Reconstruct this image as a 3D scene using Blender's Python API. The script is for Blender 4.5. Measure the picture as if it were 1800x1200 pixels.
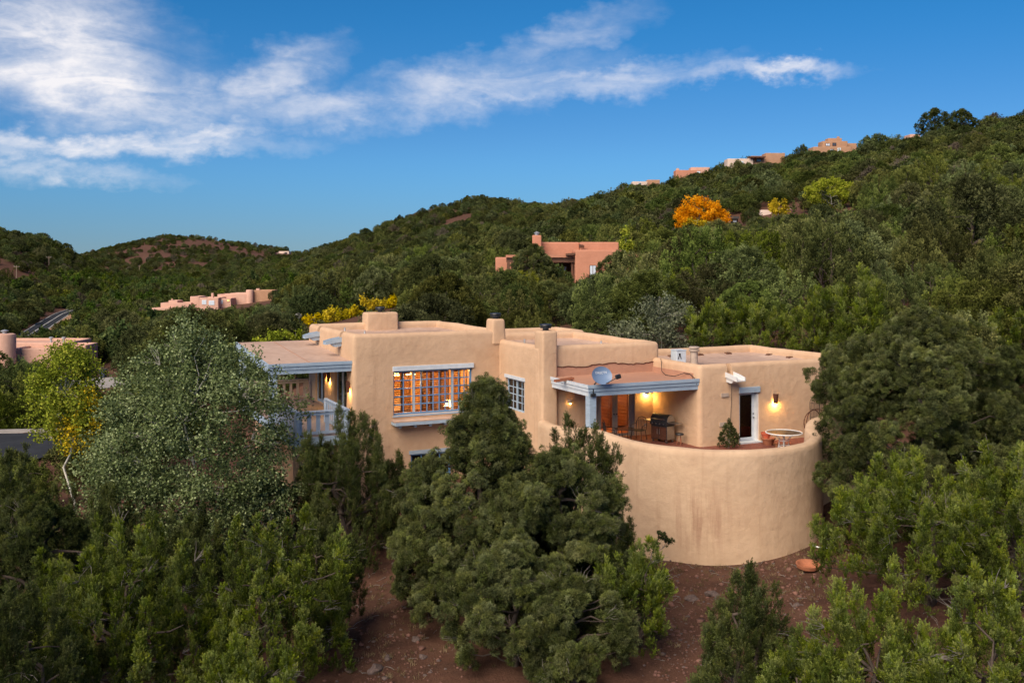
import bpy, bmesh, math, random
import numpy as np
from mathutils import Vector, Matrix, noise as mnoise

for o in list(bpy.data.objects):
    bpy.data.objects.remove(o)
SC = bpy.context.scene
C = SC.collection
F, HOR, ZC = 1780.0, 455.0, 11.0          # focal length in photo pixels, horizon row, camera height

# ------------------------------------------------------------------ camera
cam_data = bpy.data.cameras.new('camera')
cam = bpy.data.objects.new('camera', cam_data)
C.objects.link(cam)
cam.location = (0, 0, ZC)
cam.rotation_euler = (math.radians(90), 0, 0)
cam_data.sensor_width = 36
cam_data.lens = 36 * F / 1800
cam_data.shift_y = -(600 - HOR) / 1800
cam_data.clip_start = 0.5
cam_data.clip_end = 12000
SC.camera = cam

# ------------------------------------------------------------------ light
SUN_AZ, SUN_EL = math.radians(211), math.radians(41)      # behind the camera, a little to its left
sun_dir = Vector((math.sin(SUN_AZ) * math.cos(SUN_EL), math.cos(SUN_AZ) * math.cos(SUN_EL), math.sin(SUN_EL)))
sl = bpy.data.lights.new('sun', 'SUN')
sl.energy = 3.75
sl.angle = math.radians(52)
sl.color = (1.0, 0.86, 0.68)
so = bpy.data.objects.new('sun', sl)
C.objects.link(so)
so.rotation_euler = (-sun_dir).to_track_quat('-Z', 'Y').to_euler()
SC.view_settings.view_transform = 'Standard'
SC.view_settings.look = 'None'
SC.view_settings.gamma = 1
SC.view_settings.use_curve_mapping = False
SC.view_settings.exposure = 0.62

world = bpy.data.worlds.new('World')
SC.world = world
world.use_nodes = True
wt = world.node_tree
wt.nodes.clear()


def wn(t, **k):
    n = wt.nodes.new(t)
    for a, b in k.items():
        setattr(n, a, b)
    return n


def wm(op, a, b=None, c=None, clamp=False):
    n = wn('ShaderNodeMath', operation=op, use_clamp=clamp)
    for i, x in enumerate((a, b, c)):
        if x is None:
            continue
        if isinstance(x, (int, float)):
            n.inputs[i].default_value = x
        else:
            wt.links.new(x, n.inputs[i])
    return n.outputs[0]


def px_dir(px, py):
    az = math.atan((px - 900) / F)
    el = math.atan((HOR - py) / F * math.cos(az))
    return math.degrees(az), math.degrees(el)


sky = wn('ShaderNodeTexSky', sky_type='NISHITA')
sky.sun_disc = False
sky.sun_elevation = SUN_EL
sky.sun_rotation = SUN_AZ
sky.altitude = 2200
sky.air_density = 1.0
sky.dust_density = 0.4
sky.ozone_density = 3.2
tc = wn('ShaderNodeTexCoord')
sep = wn('ShaderNodeSeparateXYZ')
wt.links.new(tc.outputs['Generated'], sep.inputs[0])
azd = wm('MULTIPLY', wm('ARCTAN2', sep.outputs[0], sep.outputs[1]), 180 / math.pi)
eld = wm('MULTIPLY', wm('ARCSINE', sep.outputs[2]), 180 / math.pi)
comb = wn('ShaderNodeCombineXYZ')
wt.links.new(azd, comb.inputs[0])
wt.links.new(eld, comb.inputs[1])


def wnoise(scale, detail, rough, mp=(1, 1, 1), rot=0.0, dist=0.0):
    m = wn('ShaderNodeMapping')
    m.inputs['Rotation'].default_value = (0, 0, rot)
    m.inputs['Scale'].default_value = mp
    wt.links.new(comb.outputs[0], m.inputs[0])
    n = wn('ShaderNodeTexNoise')
    n.inputs['Scale'].default_value = scale
    n.inputs['Detail'].default_value = detail
    n.inputs['Roughness'].default_value = rough
    n.inputs['Distortion'].default_value = dist
    wt.links.new(m.outputs[0], n.inputs['Vector'])
    return n


warp = wnoise(0.42, 6, 0.6, (1, 1.5, 1), 0.1)
wsep = wn('ShaderNodeSeparateColor')
wt.links.new(warp.outputs['Color'], wsep.inputs[0])
AZ = wm('ADD', azd, wm('MULTIPLY', wm('SUBTRACT', wsep.outputs[0], 0.5), 5.0))
EL = wm('ADD', eld, wm('MULTIPLY', wm('SUBTRACT', wsep.outputs[1], 0.5), 3.2))


def blob(px, py, rx, ry, slope, amp, power=1.0):
    """soft cloud bank round the sky direction of a photo pixel; rx, ry in degrees, slope in degrees"""
    a0, e0 = px_dir(px, py)
    dx, dy = wm('SUBTRACT', AZ, a0), wm('SUBTRACT', EL, e0)
    c, s = math.cos(math.radians(slope)), math.sin(math.radians(slope))
    qx = wm('DIVIDE', wm('ADD', wm('MULTIPLY', dx, c), wm('MULTIPLY', dy, s)), rx)
    qy = wm('DIVIDE', wm('SUBTRACT', wm('MULTIPLY', dy, c), wm('MULTIPLY', dx, s)), ry)
    r2 = wm('ADD', wm('MULTIPLY', qx, qx), wm('MULTIPLY', qy, qy))
    v = wm('POWER', 2.718, wm('MULTIPLY', r2, -1.6))
    return wm('MULTIPLY', v, amp)


blobs = [blob(90, 70, 8.0, 4.0, -22, 0.95), blob(150, 150, 8.0, 2.3, -10, 1.15), blob(300, 178, 4.0, 1.1, -14, 0.7), blob(170, 256, 10.5, 0.8, 3, 0.95),
         blob(360, 232, 4.2, 0.9, 10, 0.85), blob(120, 300, 6.0, 0.7, -5, 0.6), blob(470, 150, 4.6, 1.7, 26, 0.7),
         blob(620, 185, 8.5, 1.3, 5, 0.6), blob(800, 160, 9.5, 1.7, 9, 0.62), blob(880, 168, 3.6, 0.6, 6, 0.62),
         blob(1060, 145, 8.0, 1.1, 7, 0.58), blob(960, 80, 7.0, 1.3, 17, 0.42), blob(1380, 122, 3.8, 0.6, -4, 0.85),
         blob(1240, 130, 3.6, 0.8, 6, 0.5)]
dens = blobs[0]
for b_ in blobs[1:]:
    dens = wm('MAXIMUM', dens, b_)
fib = wnoise(0.34, 8, 0.54, (0.5, 1.7, 1), math.radians(-14), 1.0)
fine = wnoise(2.2, 8, 0.6, (0.7, 1.5, 1), math.radians(20), 0.5)
tex = wm('ADD', wm('MULTIPLY', fib.outputs[0], 0.8), wm('MULTIPLY', fine.outputs[0], 0.2))
dens = wm('MAXIMUM', wm('SUBTRACT', dens, 0.06), 0.0)
cl = wm('MULTIPLY', dens, wm('ADD', 0.36, wm('MULTIPLY', wm('MAXIMUM', wm('SUBTRACT', tex, 0.36), 0.0), 2.8)))
cl = wm('MINIMUM', wm('MAXIMUM', cl, 0.0), 0.94)
# sky colour: Nishita, deepened a little as the polarised evening photograph shows it
hs = wn('ShaderNodeHueSaturation')
hs.inputs['Saturation'].default_value = 1.1
hs.inputs['Value'].default_value = 1.0
wt.links.new(sky.outputs[0], hs.inputs['Color'])
# the thick evening air dims and blues the band above the horizon, all the way round
elr = wn('ShaderNodeValToRGB')
elr.color_ramp.interpolation = 'EASE'
for i_, (p_, c_) in enumerate(((0.0, (0.19, 0.29, 0.43)), (0.25, (0.25, 0.45, 0.59)), (0.6, (0.14, 0.50, 0.66)), (1.0, (0.05, 0.40, 0.60)))):
    if i_ > 1:
        elr.color_ramp.elements.new(0.5)
for i_, (p_, c_) in enumerate(((0.0, (0.19, 0.29, 0.43)), (0.25, (0.25, 0.45, 0.59)), (0.6, (0.14, 0.50, 0.66)), (1.0, (0.05, 0.40, 0.60)))):
    elr.color_ramp.elements[i_].position = p_
    elr.color_ramp.elements[i_].color = (*c_, 1)
wt.links.new(wm('DIVIDE', eld, 24.0, clamp=True), elr.inputs[0])
skm = wn('ShaderNodeMix', data_type='RGBA', blend_type='MULTIPLY')
skm.inputs[0].default_value = 1.0
wt.links.new(hs.outputs[0], skm.inputs[6])
wt.links.new(elr.outputs[0], skm.inputs[7])
mixc = wn('ShaderNodeMix', data_type='RGBA')
wt.links.new(cl, mixc.inputs[0])
wt.links.new(skm.outputs[2], mixc.inputs[6])
mixc.inputs[7].default_value = (6.2, 6.0, 6.1, 1)
bg = wn('ShaderNodeBackground')
bg.inputs['Strength'].default_value = 0.103
wt.links.new(mixc.outputs[2], bg.inputs['Color'])
out = wn('ShaderNodeOutputWorld')
wt.links.new(bg.outputs[0], out.inputs[0])


# ------------------------------------------------------------------ helpers
def srgb(r, g, b):
    f = lambda c: (c / 255 / 12.92) if c <= 10 else ((c / 255 + 0.055) / 1.055) ** 2.4
    return (f(r), f(g), f(b))


def tag(o, label=None, cat=None, group=None, kind=None):
    if label: o['label'] = label
    if cat: o['category'] = cat
    if group: o['group'] = group
    if kind: o['kind'] = kind
    return o


def thing(name, label, cat, loc=(0, 0, 0), rotz=0.0, group=None):
    o = bpy.data.objects.new(name, None)
    o.empty_display_size = 0.2
    C.objects.link(o)
    o.location = loc
    o.rotation_euler = (0, 0, rotz)
    return tag(o, label, cat, group)


def link(name, me, mat=None, parent=None):
    o = bpy.data.objects.new(name, me)
    C.objects.link(o)
    if mat is not None and not me.materials:
        for m in (mat if isinstance(mat, (list, tuple)) else [mat]):
            me.materials.append(m)
    if parent is not None:
        o.parent = parent
    return o


class MB:
    """collects shapes; build() links them as one mesh object"""

    def __init__(s):
        s.v, s.f, s.m = [], [], []
        s.mi = 0

    def add(s, vs, fs):
        n = len(s.v)
        s.v += [tuple(x) for x in vs]
        s.f += [tuple(i + n for i in q) for q in fs]
        s.m += [s.mi] * len(fs)
        return s

    def box(s, x0, x1, y0, y1, z0, z1):
        vs = [(x, y, z) for x in (x0, x1) for y in (y0, y1) for z in (z0, z1)]
        return s.add(vs, [(0, 1, 3, 2), (4, 6, 7, 5), (0, 4, 5, 1), (2, 3, 7, 6), (0, 2, 6, 4), (1, 5, 7, 3)])

    def bar(s, p, q, w, h, up=(0, 0, 1)):
        p, q, up = Vector(p), Vector(q), Vector(up)
        d = (q - p).normalized()
        x = d.cross(up)
        if x.length < 1e-4:
            x = d.cross(Vector((1, 0, 0)))
        x = x.normalized() * w / 2
        y = x.cross(d).normalized() * h / 2
        vs = [c + i * x + j * y for c in (p, q) for i, j in ((-1, -1), (1, -1), (1, 1), (-1, 1))]
        return s.add(vs, [(3, 2, 1, 0), (4, 5, 6, 7), (0, 1, 5, 4), (1, 2, 6, 5), (2, 3, 7, 6), (3, 0, 4, 7)])

    def tube(s, pts, rad, n=8, closed=False, cap=True):
        pts = [Vector(p) for p in pts]
        k = len(pts)
        if isinstance(rad, (int, float)):
            rad = [rad] * k
        rings = []
        for i, p in enumerate(pts):
            a = pts[(i - 1) % k] if (closed or i > 0) else p
            b = pts[(i + 1) % k] if (closed or i < k - 1) else p
            d = (b - a).normalized()
            ref = Vector((0, 0, 1)) if abs(d.z) < 0.95 else Vector((1, 0, 0))
            x = d.cross(ref).normalized()
            y = x.cross(d)
            rings.append([p + (x * math.cos(2 * math.pi * j / n) + y * math.sin(2 * math.pi * j / n)) * rad[i] for j in range(n)])
        vs = [q for r in rings for q in r]
        fs = []
        for i in range(k if closed else k - 1):
            for j in range(n):
                a, b = i * n + j, i * n + (j + 1) % n
                c, d = ((i + 1) % k) * n + (j + 1) % n, ((i + 1) % k) * n + j
                fs.append((a, b, c, d))
        if cap and not closed:
            fs.append(tuple(reversed(range(n))))
            fs.append(tuple((k - 1) * n + j for j in range(n)))
        return s.add(vs, fs)

    def lathe(s, prof, n=24, c=(0, 0, 0), a0=0.0, a1=2 * math.pi):
        full = abs(a1 - a0 - 2 * math.pi) < 1e-6
        cols = n if full else n + 1
        vs = []
        for r, z in prof:
            for j in range(cols):
                t = a0 + (a1 - a0) * j / n
                vs.append((c[0] + r * math.cos(t), c[1] + r * math.sin(t), c[2] + z))
        fs = []
        for i in range(len(prof) - 1):
            for j in range(n):
                j2 = (j + 1) % cols
                fs.append((i * cols + j, i * cols + j2, (i + 1) * cols + j2, (i + 1) * cols + j))
        return s.add(vs, fs)

    def prism(s, poly, axis, t0, t1):
        """polygon of 2-D points swept along axis 0/1/2 from t0 to t1"""
        def put(p, t):
            q = list(p)
            q.insert(axis, t)
            return tuple(q)
        n = len(poly)
        vs = [put(p, t0) for p in poly] + [put(p, t1) for p in poly]
        fs = [tuple(reversed(range(n))), tuple(range(n, 2 * n))]
        fs += [(i, (i + 1) % n, (i + 1) % n + n, i + n) for i in range(n)]
        return s.add(vs, fs)

    def mesh(s, name, smooth=None):
        me = bpy.data.meshes.new(name)
        me.from_pydata(s.v, [], s.f)
        me.polygons.foreach_set('material_index', s.m)
        bm = bmesh.new()
        bm.from_mesh(me)
        bmesh.ops.recalc_face_normals(bm, faces=bm.faces)
        bm.to_mesh(me)
        bm.free()
        if smooth is not None:
            me.shade_smooth()
            me.set_sharp_from_angle(angle=math.radians(smooth))
        return me

    def build(s, name, mat, parent=None, smooth=None, bevel=0.0):
        me = s.mesh(name, smooth)
        o = link(name, me, mat, parent)
        if bevel:
            b = o.modifiers.new('bevel', 'BEVEL')
            b.width = bevel
            b.segments = 2
            b.limit_method = 'ANGLE'
        return o


# ------------------------------------------------------------------ materials
def material(name):
    m = bpy.data.materials.new(name)
    m.use_nodes = True
    t = m.node_tree
    return m, t, t.nodes['Principled BSDF']


def nd(t, typ, ins=None, **k):
    n = t.nodes.new(typ)
    for a, b in k.items():
        setattr(n, a, b)
    for a, b in (ins or {}).items():
        if isinstance(b, bpy.types.NodeSocket):
            t.links.new(b, n.inputs[a])
        else:
            n.inputs[a].default_value = b
    return n


def ramp(t, fac, stops):
    r = nd(t, 'ShaderNodeValToRGB', {'Fac': fac})
    e = r.color_ramp.elements
    while len(e) < len(stops):
        e.new(0.5)
    for i, (p, c) in enumerate(stops):
        e[i].position = p
        e[i].color = (*c, 1)
    return r.outputs[0]


def mixrgb(t, fac, a, b, mode='MIX'):
    n = nd(t, 'ShaderNodeMix', data_type='RGBA', blend_type=mode)
    for i, x in ((0, fac), (6, a), (7, b)):
        if isinstance(x, bpy.types.NodeSocket):
            t.links.new(x, n.inputs[i])
        elif i == 0:
            n.inputs[0].default_value = x
        else:
            n.inputs[i].default_value = (*x, 1)
    return n.outputs[2]


def coords(t, kind='Object', scale=(1, 1, 1)):
    tc_ = nd(t, 'ShaderNodeTexCoord')
    mp = nd(t, 'ShaderNodeMapping', {'Vector': tc_.outputs[kind], 'Scale': scale})
    return mp.outputs[0]


def noise_tex(t, vec, scale, detail=4, rough=0.55):
    return nd(t, 'ShaderNodeTexNoise', {'Vector': vec, 'Scale': scale, 'Detail': detail, 'Roughness': rough}).outputs[0]


def bump(t, bsdf, h, strength, dist):
    b = nd(t, 'ShaderNodeBump', {'Height': h, 'Strength': strength, 'Distance': dist})
    t.links.new(b.outputs[0], bsdf.inputs['Normal'])


def stucco(name, base, dark, light, streak=0.35):
    m, t, b = material(name)
    v = coords(t)
    big = noise_tex(t, v, 0.45, 5, 0.6)
    mid = noise_tex(t, v, 2.3, 5, 0.6)
    c = ramp(t, big, [(0.3, dark), (0.5, base), (0.72, light)])
    c = mixrgb(t, 0.5, c, ramp(t, mid, [(0.3, dark), (0.6, base), (0.8, light)]))
    st = noise_tex(t, coords(t, 'Object', (2.6, 2.6, 0.16)), 1.0, 4, 0.6)
    sf = nd(t, 'ShaderNodeMapRange', {'Value': st, 'From Min': 0.58, 'From Max': 0.78, 'To Max': streak}).outputs[0]
    c = mixrgb(t, sf, c, tuple(x * y for x, y in zip(dark, (0.75, 0.66, 0.6))))
    t.links.new(c, b.inputs['Base Color'])
    b.inputs['Roughness'].default_value = 0.95
    b.inputs['Specular IOR Level'].default_value = 0.15
    fine = noise_tex(t, v, 38, 4, 0.7)
    trowel = noise_tex(t, v, 3.5, 4, 0.55)
    h = nd(t, 'ShaderNodeMath', {0: fine, 1: nd(t, 'ShaderNodeMath', {0: trowel, 1: 3.0}, operation='MULTIPLY').outputs[0]}, operation='ADD').outputs[0]
    bump(t, b, h, 0.75, 0.014)
    return m


def simple(name, col, rough=0.6, var=0.15, scale=6.0, metal=0.0, bump_s=0.0, spec=0.5, stretch=(1, 1, 1), bump_scale=None):
    m, t, b = material(name)
    v = coords(t, 'Object', stretch)
    n = noise_tex(t, v, scale, 5, 0.6)
    lo = tuple(max(0, x * (1 - var)) for x in col)
    hi = tuple(min(1, x * (1 + var)) for x in col)
    t.links.new(ramp(t, n, [(0.3, lo), (0.7, hi)]), b.inputs['Base Color'])
    b.inputs['Roughness'].default_value = rough
    b.inputs['Metallic'].default_value = metal
    b.inputs['Specular IOR Level'].default_value = spec
    if bump_s:
        bump(t, b, noise_tex(t, v, bump_scale or scale * 5, 4, 0.6), bump_s, 0.02)
    return m


def emitter(name, col, strength):
    m, t, b = material(name)
    b.inputs['Base Color'].default_value = (*col, 1)
    b.inputs['Emission Color'].default_value = (*col, 1)
    b.inputs['Emission Strength'].default_value = strength
    return m


def glass(name, tint=(0.02, 0.025, 0.03), rough=0.03, clear=0.0):
    """window pane: glossy coat over transparency"""
    m, t, b = material(name)
    t.nodes.remove(b)
    tr = nd(t, 'ShaderNodeBsdfTransparent', {'Color': (*tint, 1) if not clear else (clear, clear, clear, 1)})
    gl = nd(t, 'ShaderNodeBsdfGlossy', {'Roughness': rough, 'Color': (0.9, 0.95, 1, 1)})
    lw = nd(t, 'ShaderNodeFresnel', {'IOR': 1.45})
    mx = nd(t, 'ShaderNodeMixShader', {0: lw.outputs[0], 1: tr.outputs[0], 2: gl.outputs[0]})
    t.links.new(mx.outputs[0], t.nodes['Material Output'].inputs[0])
    return m


M = {}
M['adobe'] = stucco('adobe_stucco', (0.600, 0.400, 0.260), (0.515, 0.33, 0.21), (0.66, 0.45, 0.30), 0.3)
M['adobe_patio'] = stucco('patio_wall_stucco', (0.58, 0.405, 0.27), (0.48, 0.32, 0.21), (0.64, 0.45, 0.305), 0.4)
def wall_stain(m, centre, size):
    """rusty run-off streaks with their own place on the wall"""
    t = m.node_tree
    b = t.nodes['Principled BSDF']
    src = b.inputs['Base Color'].links[0].from_socket
    pos = coords(t)
    d_ = nd(t, 'ShaderNodeVectorMath', {0: pos, 1: centre}, operation='SUBTRACT').outputs[0]
    d_ = nd(t, 'ShaderNodeVectorMath', {0: d_, 1: size}, operation='DIVIDE').outputs[0]
    ln = nd(t, 'ShaderNodeVectorMath', {0: d_}, operation='LENGTH').outputs['Value']
    fall = nd(t, 'ShaderNodeMapRange', {'Value': ln, 'From Min': 0.2, 'From Max': 1.0, 'To Min': 1.0, 'To Max': 0.0}).outputs[0]
    st = noise_tex(t, coords(t, 'Object', (4.2, 4.2, 0.35)), 1.0, 5, 0.65)
    sm = nd(t, 'ShaderNodeMapRange', {'Value': st, 'From Min': 0.45, 'From Max': 0.7, 'To Max': 0.75}).outputs[0]
    f = nd(t, 'ShaderNodeMath', {0: fall, 1: sm}, operation='MULTIPLY').outputs[0]
    t.links.new(mixrgb(t, f, src, (0.30, 0.15, 0.095)), b.inputs['Base Color'])


wall_stain(M['adobe_patio'], (-1.1, -3.9, -1.5), (1.5, 1.5, 1.7))
M['pink'] = stucco('pink_stucco', (0.50, 0.225, 0.145), (0.43, 0.19, 0.12), (0.55, 0.26, 0.17), 0.12)
M['rose'] = stucco('rose_stucco', (0.60, 0.36, 0.275), (0.52, 0.30, 0.225), (0.65, 0.41, 0.32), 0.15)
M['far_tan'] = stucco('tan_stucco', (0.42, 0.24, 0.15), (0.36, 0.2, 0.12), (0.47, 0.28, 0.18), 0.1)
M['far_white'] = stucco('pale_stucco', (0.62, 0.48, 0.40), (0.55, 0.42, 0.34), (0.66, 0.53, 0.45), 0.1)
M['roof'] = stucco('roof_gravel', (0.50, 0.345, 0.27), (0.36, 0.24, 0.185), (0.60, 0.44, 0.35), 0.0)
M['roof_red'] = stucco('portal_roofing', (0.46, 0.245, 0.165), (0.41, 0.215, 0.145), (0.50, 0.275, 0.19), 0.0)
M['blue'] = simple('blue_grey_paint', (0.33, 0.42, 0.52), 0.6, 0.12, 3.0, bump_s=0.1, stretch=(1, 1, 4))
M['blue_dark'] = simple('window_frame_blue', (0.11, 0.25, 0.47), 0.5, 0.12, 3.0)
M['white'] = simple('white_paint', (0.68, 0.68, 0.68), 0.45, 0.08, 4.0)
M['canale'] = simple('canale_paint', (0.55, 0.60, 0.66), 0.5, 0.1, 4.0)
M['rail_blue'] = simple('railing_blue_paint', (0.36, 0.43, 0.53), 0.6, 0.12, 3.0)
M['deck'] = simple('deck_boards', (0.27, 0.20, 0.17), 0.75, 0.2, 4.0, stretch=(1, 8, 1))
M['rail'] = simple('rail_wood', (0.42, 0.33, 0.27), 0.7, 0.15, 4.0)
M['grey_door'] = simple('grey_door_paint', (0.30, 0.27, 0.24), 0.5, 0.1, 3.0)
M['wood'] = simple('brown_wood', (0.12, 0.05, 0.025), 0.6, 0.25, 5.0, stretch=(1, 1, 6))
M['shutter'] = simple('shutter_wood', (0.30, 0.11, 0.035), 0.5, 0.15, 6.0)
M['rust'] = simple('rusted_steel', (0.10, 0.035, 0.018), 0.7, 0.3, 12.0, metal=0.3)
M['black'] = simple('black_metal', (0.02, 0.02, 0.022), 0.45, 0.2, 8.0)
M['iron'] = simple('wrought_iron', (0.035, 0.025, 0.02), 0.6, 0.2, 8.0)
M['steel'] = simple('brushed_steel', (0.5, 0.5, 0.5), 0.3, 0.1, 9.0, metal=1.0)
M['galv'] = simple('galvanised_metal', (0.55, 0.55, 0.54), 0.4, 0.15, 9.0, metal=0.6)
M['dish'] = simple('dish_sky_tint', (0.16, 0.23, 0.36), 0.4, 0.05, 3.0)  # reflected sky put into the dish's base colour as blue
M['terracotta'] = simple('terracotta', (0.36, 0.13, 0.065), 0.85, 0.18, 7.0, bump_s=0.1)
M['terracotta_red'] = simple('red_clay', (0.42, 0.085, 0.04), 0.8, 0.18, 7.0)
M['floor_tile'] = simple('patio_brick', (0.20, 0.062, 0.04), 0.7, 0.3, 5.0)
M['glass_dark'] = glass('dark_pane', (0.35, 0.36, 0.38))
M['glass_clear'] = glass('clear_pane', clear=0.92)
M['glass_table'] = glass('table_glass', clear=0.75)
M['lamp'] = emitter('lamp_glow', (1.0, 0.62, 0.16), 16.0)
M['bulb'] = emitter('bulb_glow', (1.0, 0.66, 0.22), 22.0)
M['lettering'] = simple('white_lettering', (0.75, 0.77, 0.8), 0.5, 0.02)
M['interior'] = simple('warm_plaster', (0.62, 0.36, 0.14), 0.8, 0.1)
M['interior_dark'] = simple('dim_plaster', (0.10, 0.085, 0.075), 0.8, 0.1)
M['concrete'] = simple('concrete', (0.33, 0.30, 0.28), 0.9, 0.15, 3.0, bump_s=0.1)
M['asphalt'] = simple('asphalt', (0.035, 0.038, 0.045), 0.95, 0.2, 0.6, spec=0.08)
M['lines'] = simple('road_paint', (0.55, 0.53, 0.48), 0.8, 0.1, 3.0)
M['pole'] = simple('pole_wood', (0.30, 0.22, 0.16), 0.9, 0.15, 2.0)
M['bin'] = simple('bin_plastic', (0.02, 0.03, 0.05), 0.5, 0.1)

# ------------------------------------------------------------------ render settings
cy = SC.cycles
cy.use_adaptive_sampling = True
cy.adaptive_threshold = 0.03
cy.use_denoising = True
cy.max_bounces = 5
cy.diffuse_bounces = 2
cy.glossy_bounces = 2
cy.transmission_bounces = 3
cy.transparent_max_bounces = 6
cy.caustics_reflective = False
cy.caustics_refractive = False
world.cycles.sampling_method = 'MANUAL'
world.cycles.sample_map_resolution = 256

# ------------------------------------------------------------------ terrain
# ground height (metres relative to the camera) on a fan of bearings; each entry (distance, height)
def Y(d, row):
    return (d, (HOR - row) * d / F)


TCOL = {
    0: [(3, -11.8), (20, -12.6), (38, -13), (50, -13.6), (65, -15), (100, -18), (150, -19), Y(240, 615), Y(320, 592), Y(400, 562), Y(500, 505), Y(640, 432), Y(700, 406), (900, 5), (1300, -10), (4000, -20)],
    100: [(3, -11.8), (20, -12.6), (38, -12.8), (50, -13.2), (65, -14.5), (100, -17), (150, -18.5), Y(240, 602), Y(320, 582), Y(400, 561), Y(500, 532), Y(640, 477), Y(750, 429), (950, 0), (1300, -8), (4000, -20)],
    200: [(3, -11.8), (20, -12.4), (38, -12.5), (50, -12.8), (65, -14), (100, -15), (150, -16.5), Y(240, 595), Y(320, 574), Y(400, 557), Y(500, 540), Y(640, 525), Y(800, 510), Y(1100, 490), Y(1350, 455), Y(1600, 433), (2000, 5), (4000, -20)],
    300: [(3, -11.7), (20, -12.2), (38, -12.2), (50, -12.2), (65, -13), (100, -13), (150, -14.5), Y(240, 582), Y(320, 562), Y(400, 545), Y(500, 530), Y(640, 515), Y(800, 505), Y(1100, 482), Y(1400, 440), Y(1600, 405), (2000, 10), (4000, -20)],
    420: [(3, -11.7), (20, -11.9), (38, -12), (50, -12), (65, -12), (100, -10.5), (150, -12.5), Y(240, 560), Y(320, 545), Y(400, 530), Y(500, 514), Y(640, 500), Y(800, 488), Y(1100, 470), Y(1400, 446), Y(1600, 430), (2000, 0), (4000, -20)],
    540: [(3, -11.6), (20, -11.7), (38, -11.8), (50, -11.2), (65, -10), (100, -7.9), (150, -9.3), Y(240, 545), Y(320, 530), Y(400, 515), Y(500, 498), Y(640, 478), Y(800, 456), (950, -8), (1300, -6), Y(1600, 450), (2000, -10), (4000, -20)],
    700: [(3, -11.5), (20, -11.5), (38, -11.2), (50, -9.8), (65, -8), (100, -6.4), (150, -6.9), Y(240, 510), Y(320, 493), Y(400, 480), Y(500, 462), Y(640, 435), Y(850, 394), (1050, 15), (1500, 0), (4000, -20)],
    850: [(3, -11.4), (20, -11.4), (38, -11.1), (50, -9.0), (65, -7.2), (100, -5.7), (150, -5.2), Y(240, 480), Y(320, 460), Y(400, 445), Y(500, 425), Y(640, 398), Y(800, 362), Y(900, 341), (1100, 40), (1500, 10), (4000, -20)],
    1000: [(3, -11.3), (20, -11.3), (38, -11.0), (50, -8.5), (65, -6.4), (100, -4.9), (150, -3.8), Y(240, 455), Y(320, 425), Y(400, 402), Y(500, 380), Y(640, 374), Y(850, 379), (1100, 20), (1500, 5), (4000, -20)],
    1150: [(3, -11.2), (20, -11.2), (38, -10.9), (50, -8.3), (65, -5.4), (100, -4.2), (150, -3.0), Y(240, 440), Y(320, 400), Y(400, 366), Y(560, 341), (750, 22), (1100, 15), (4000, -20)],
    1300: [(3, -11.1), (20, -11.1), (38, -10.8), (50, -8.1), (65, -4.9), (100, -3.2), (150, -1.8), Y(240, 410), Y(320, 360), Y(400, 320), Y(500, 297), (700, 30), (1100, 20), (4000, -20)],
    1500: [(3, -10.9), (20, -11.0), (38, -10.4), (50, -7.6), (65, -4.4), (100, -1.9), (150, 1.3), Y(240, 370), Y(320, 320), Y(400, 284), Y(450, 270), (650, 38), (1100, 25), (4000, -20)],
    1650: [(3, -10.7), (20, -10.7), (38, -9.8), (50, -6.9), (65, -3.8), (100, -1.0), (150, 3.6), Y(240, 336), Y(320, 284), Y(420, 249), (650, 40), (1100, 25), (4000, -20)],
    1800: [(3, -10.5), (20, -10.4), (38, -9.2), (50, -6.2), (65, -3.2), (100, -0.2), (150, 6.0), Y(240, 303), Y(320, 254), Y(400, 225), (650, 48), (1100, 30), (4000, -20)],
    2700: [(3, -10.3), (20, -9.5), (38, -7), (50, -4.5), (65, -1), (100, 5), (150, 14), (240, 34), (320, 50), (400, 68), (650, 75), (1100, 40), (4000, -20)],
}
TCOL[250] = [(a, (za + zb) / 2) for (a, za), (b, zb) in zip(TCOL[200][:-3], TCOL[300][:-3])] + [Y(1600, 420), (2000, 8), (4000, -20)]
TCOL[350] = [(a, (za + zb) / 2) for (a, za), (b, zb) in zip(TCOL[300][:-3], TCOL[420][:-3])] + [Y(1600, 412), (2000, 8), (4000, -20)]
TCOL[-900] = TCOL[0]
TCOL[-4200] = TCOL[0]
TCOL[6000] = TCOL[2700]
_cols = sorted(TCOL)
_LD = np.linspace(math.log(3), math.log(4000), 420)
_PX = np.arange(-4200, 6001, 20.0)
_tab = np.array([np.interp(_LD, [math.log(d) for d, z in TCOL[c]], [z for d, z in TCOL[c]]) for c in _cols])
_T = np.array([np.interp(_PX, _cols, _tab[:, j]) for j in range(len(_LD))]).T      # px, logd


def _blur(a, axis, sig):
    k = np.arange(-int(3 * sig), int(3 * sig) + 1)
    w = np.exp(-k * k / (2 * sig * sig))
    w /= w.sum()
    pad = [(0, 0), (0, 0)]
    pad[axis] = (len(k) // 2, len(k) // 2)
    p = np.pad(a, pad, mode='edge')
    return np.apply_along_axis(lambda r: np.convolve(r, w, 'valid'), axis, p)


_T = _blur(_blur(_T, 0, 1.8), 1, 2.2)


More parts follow.
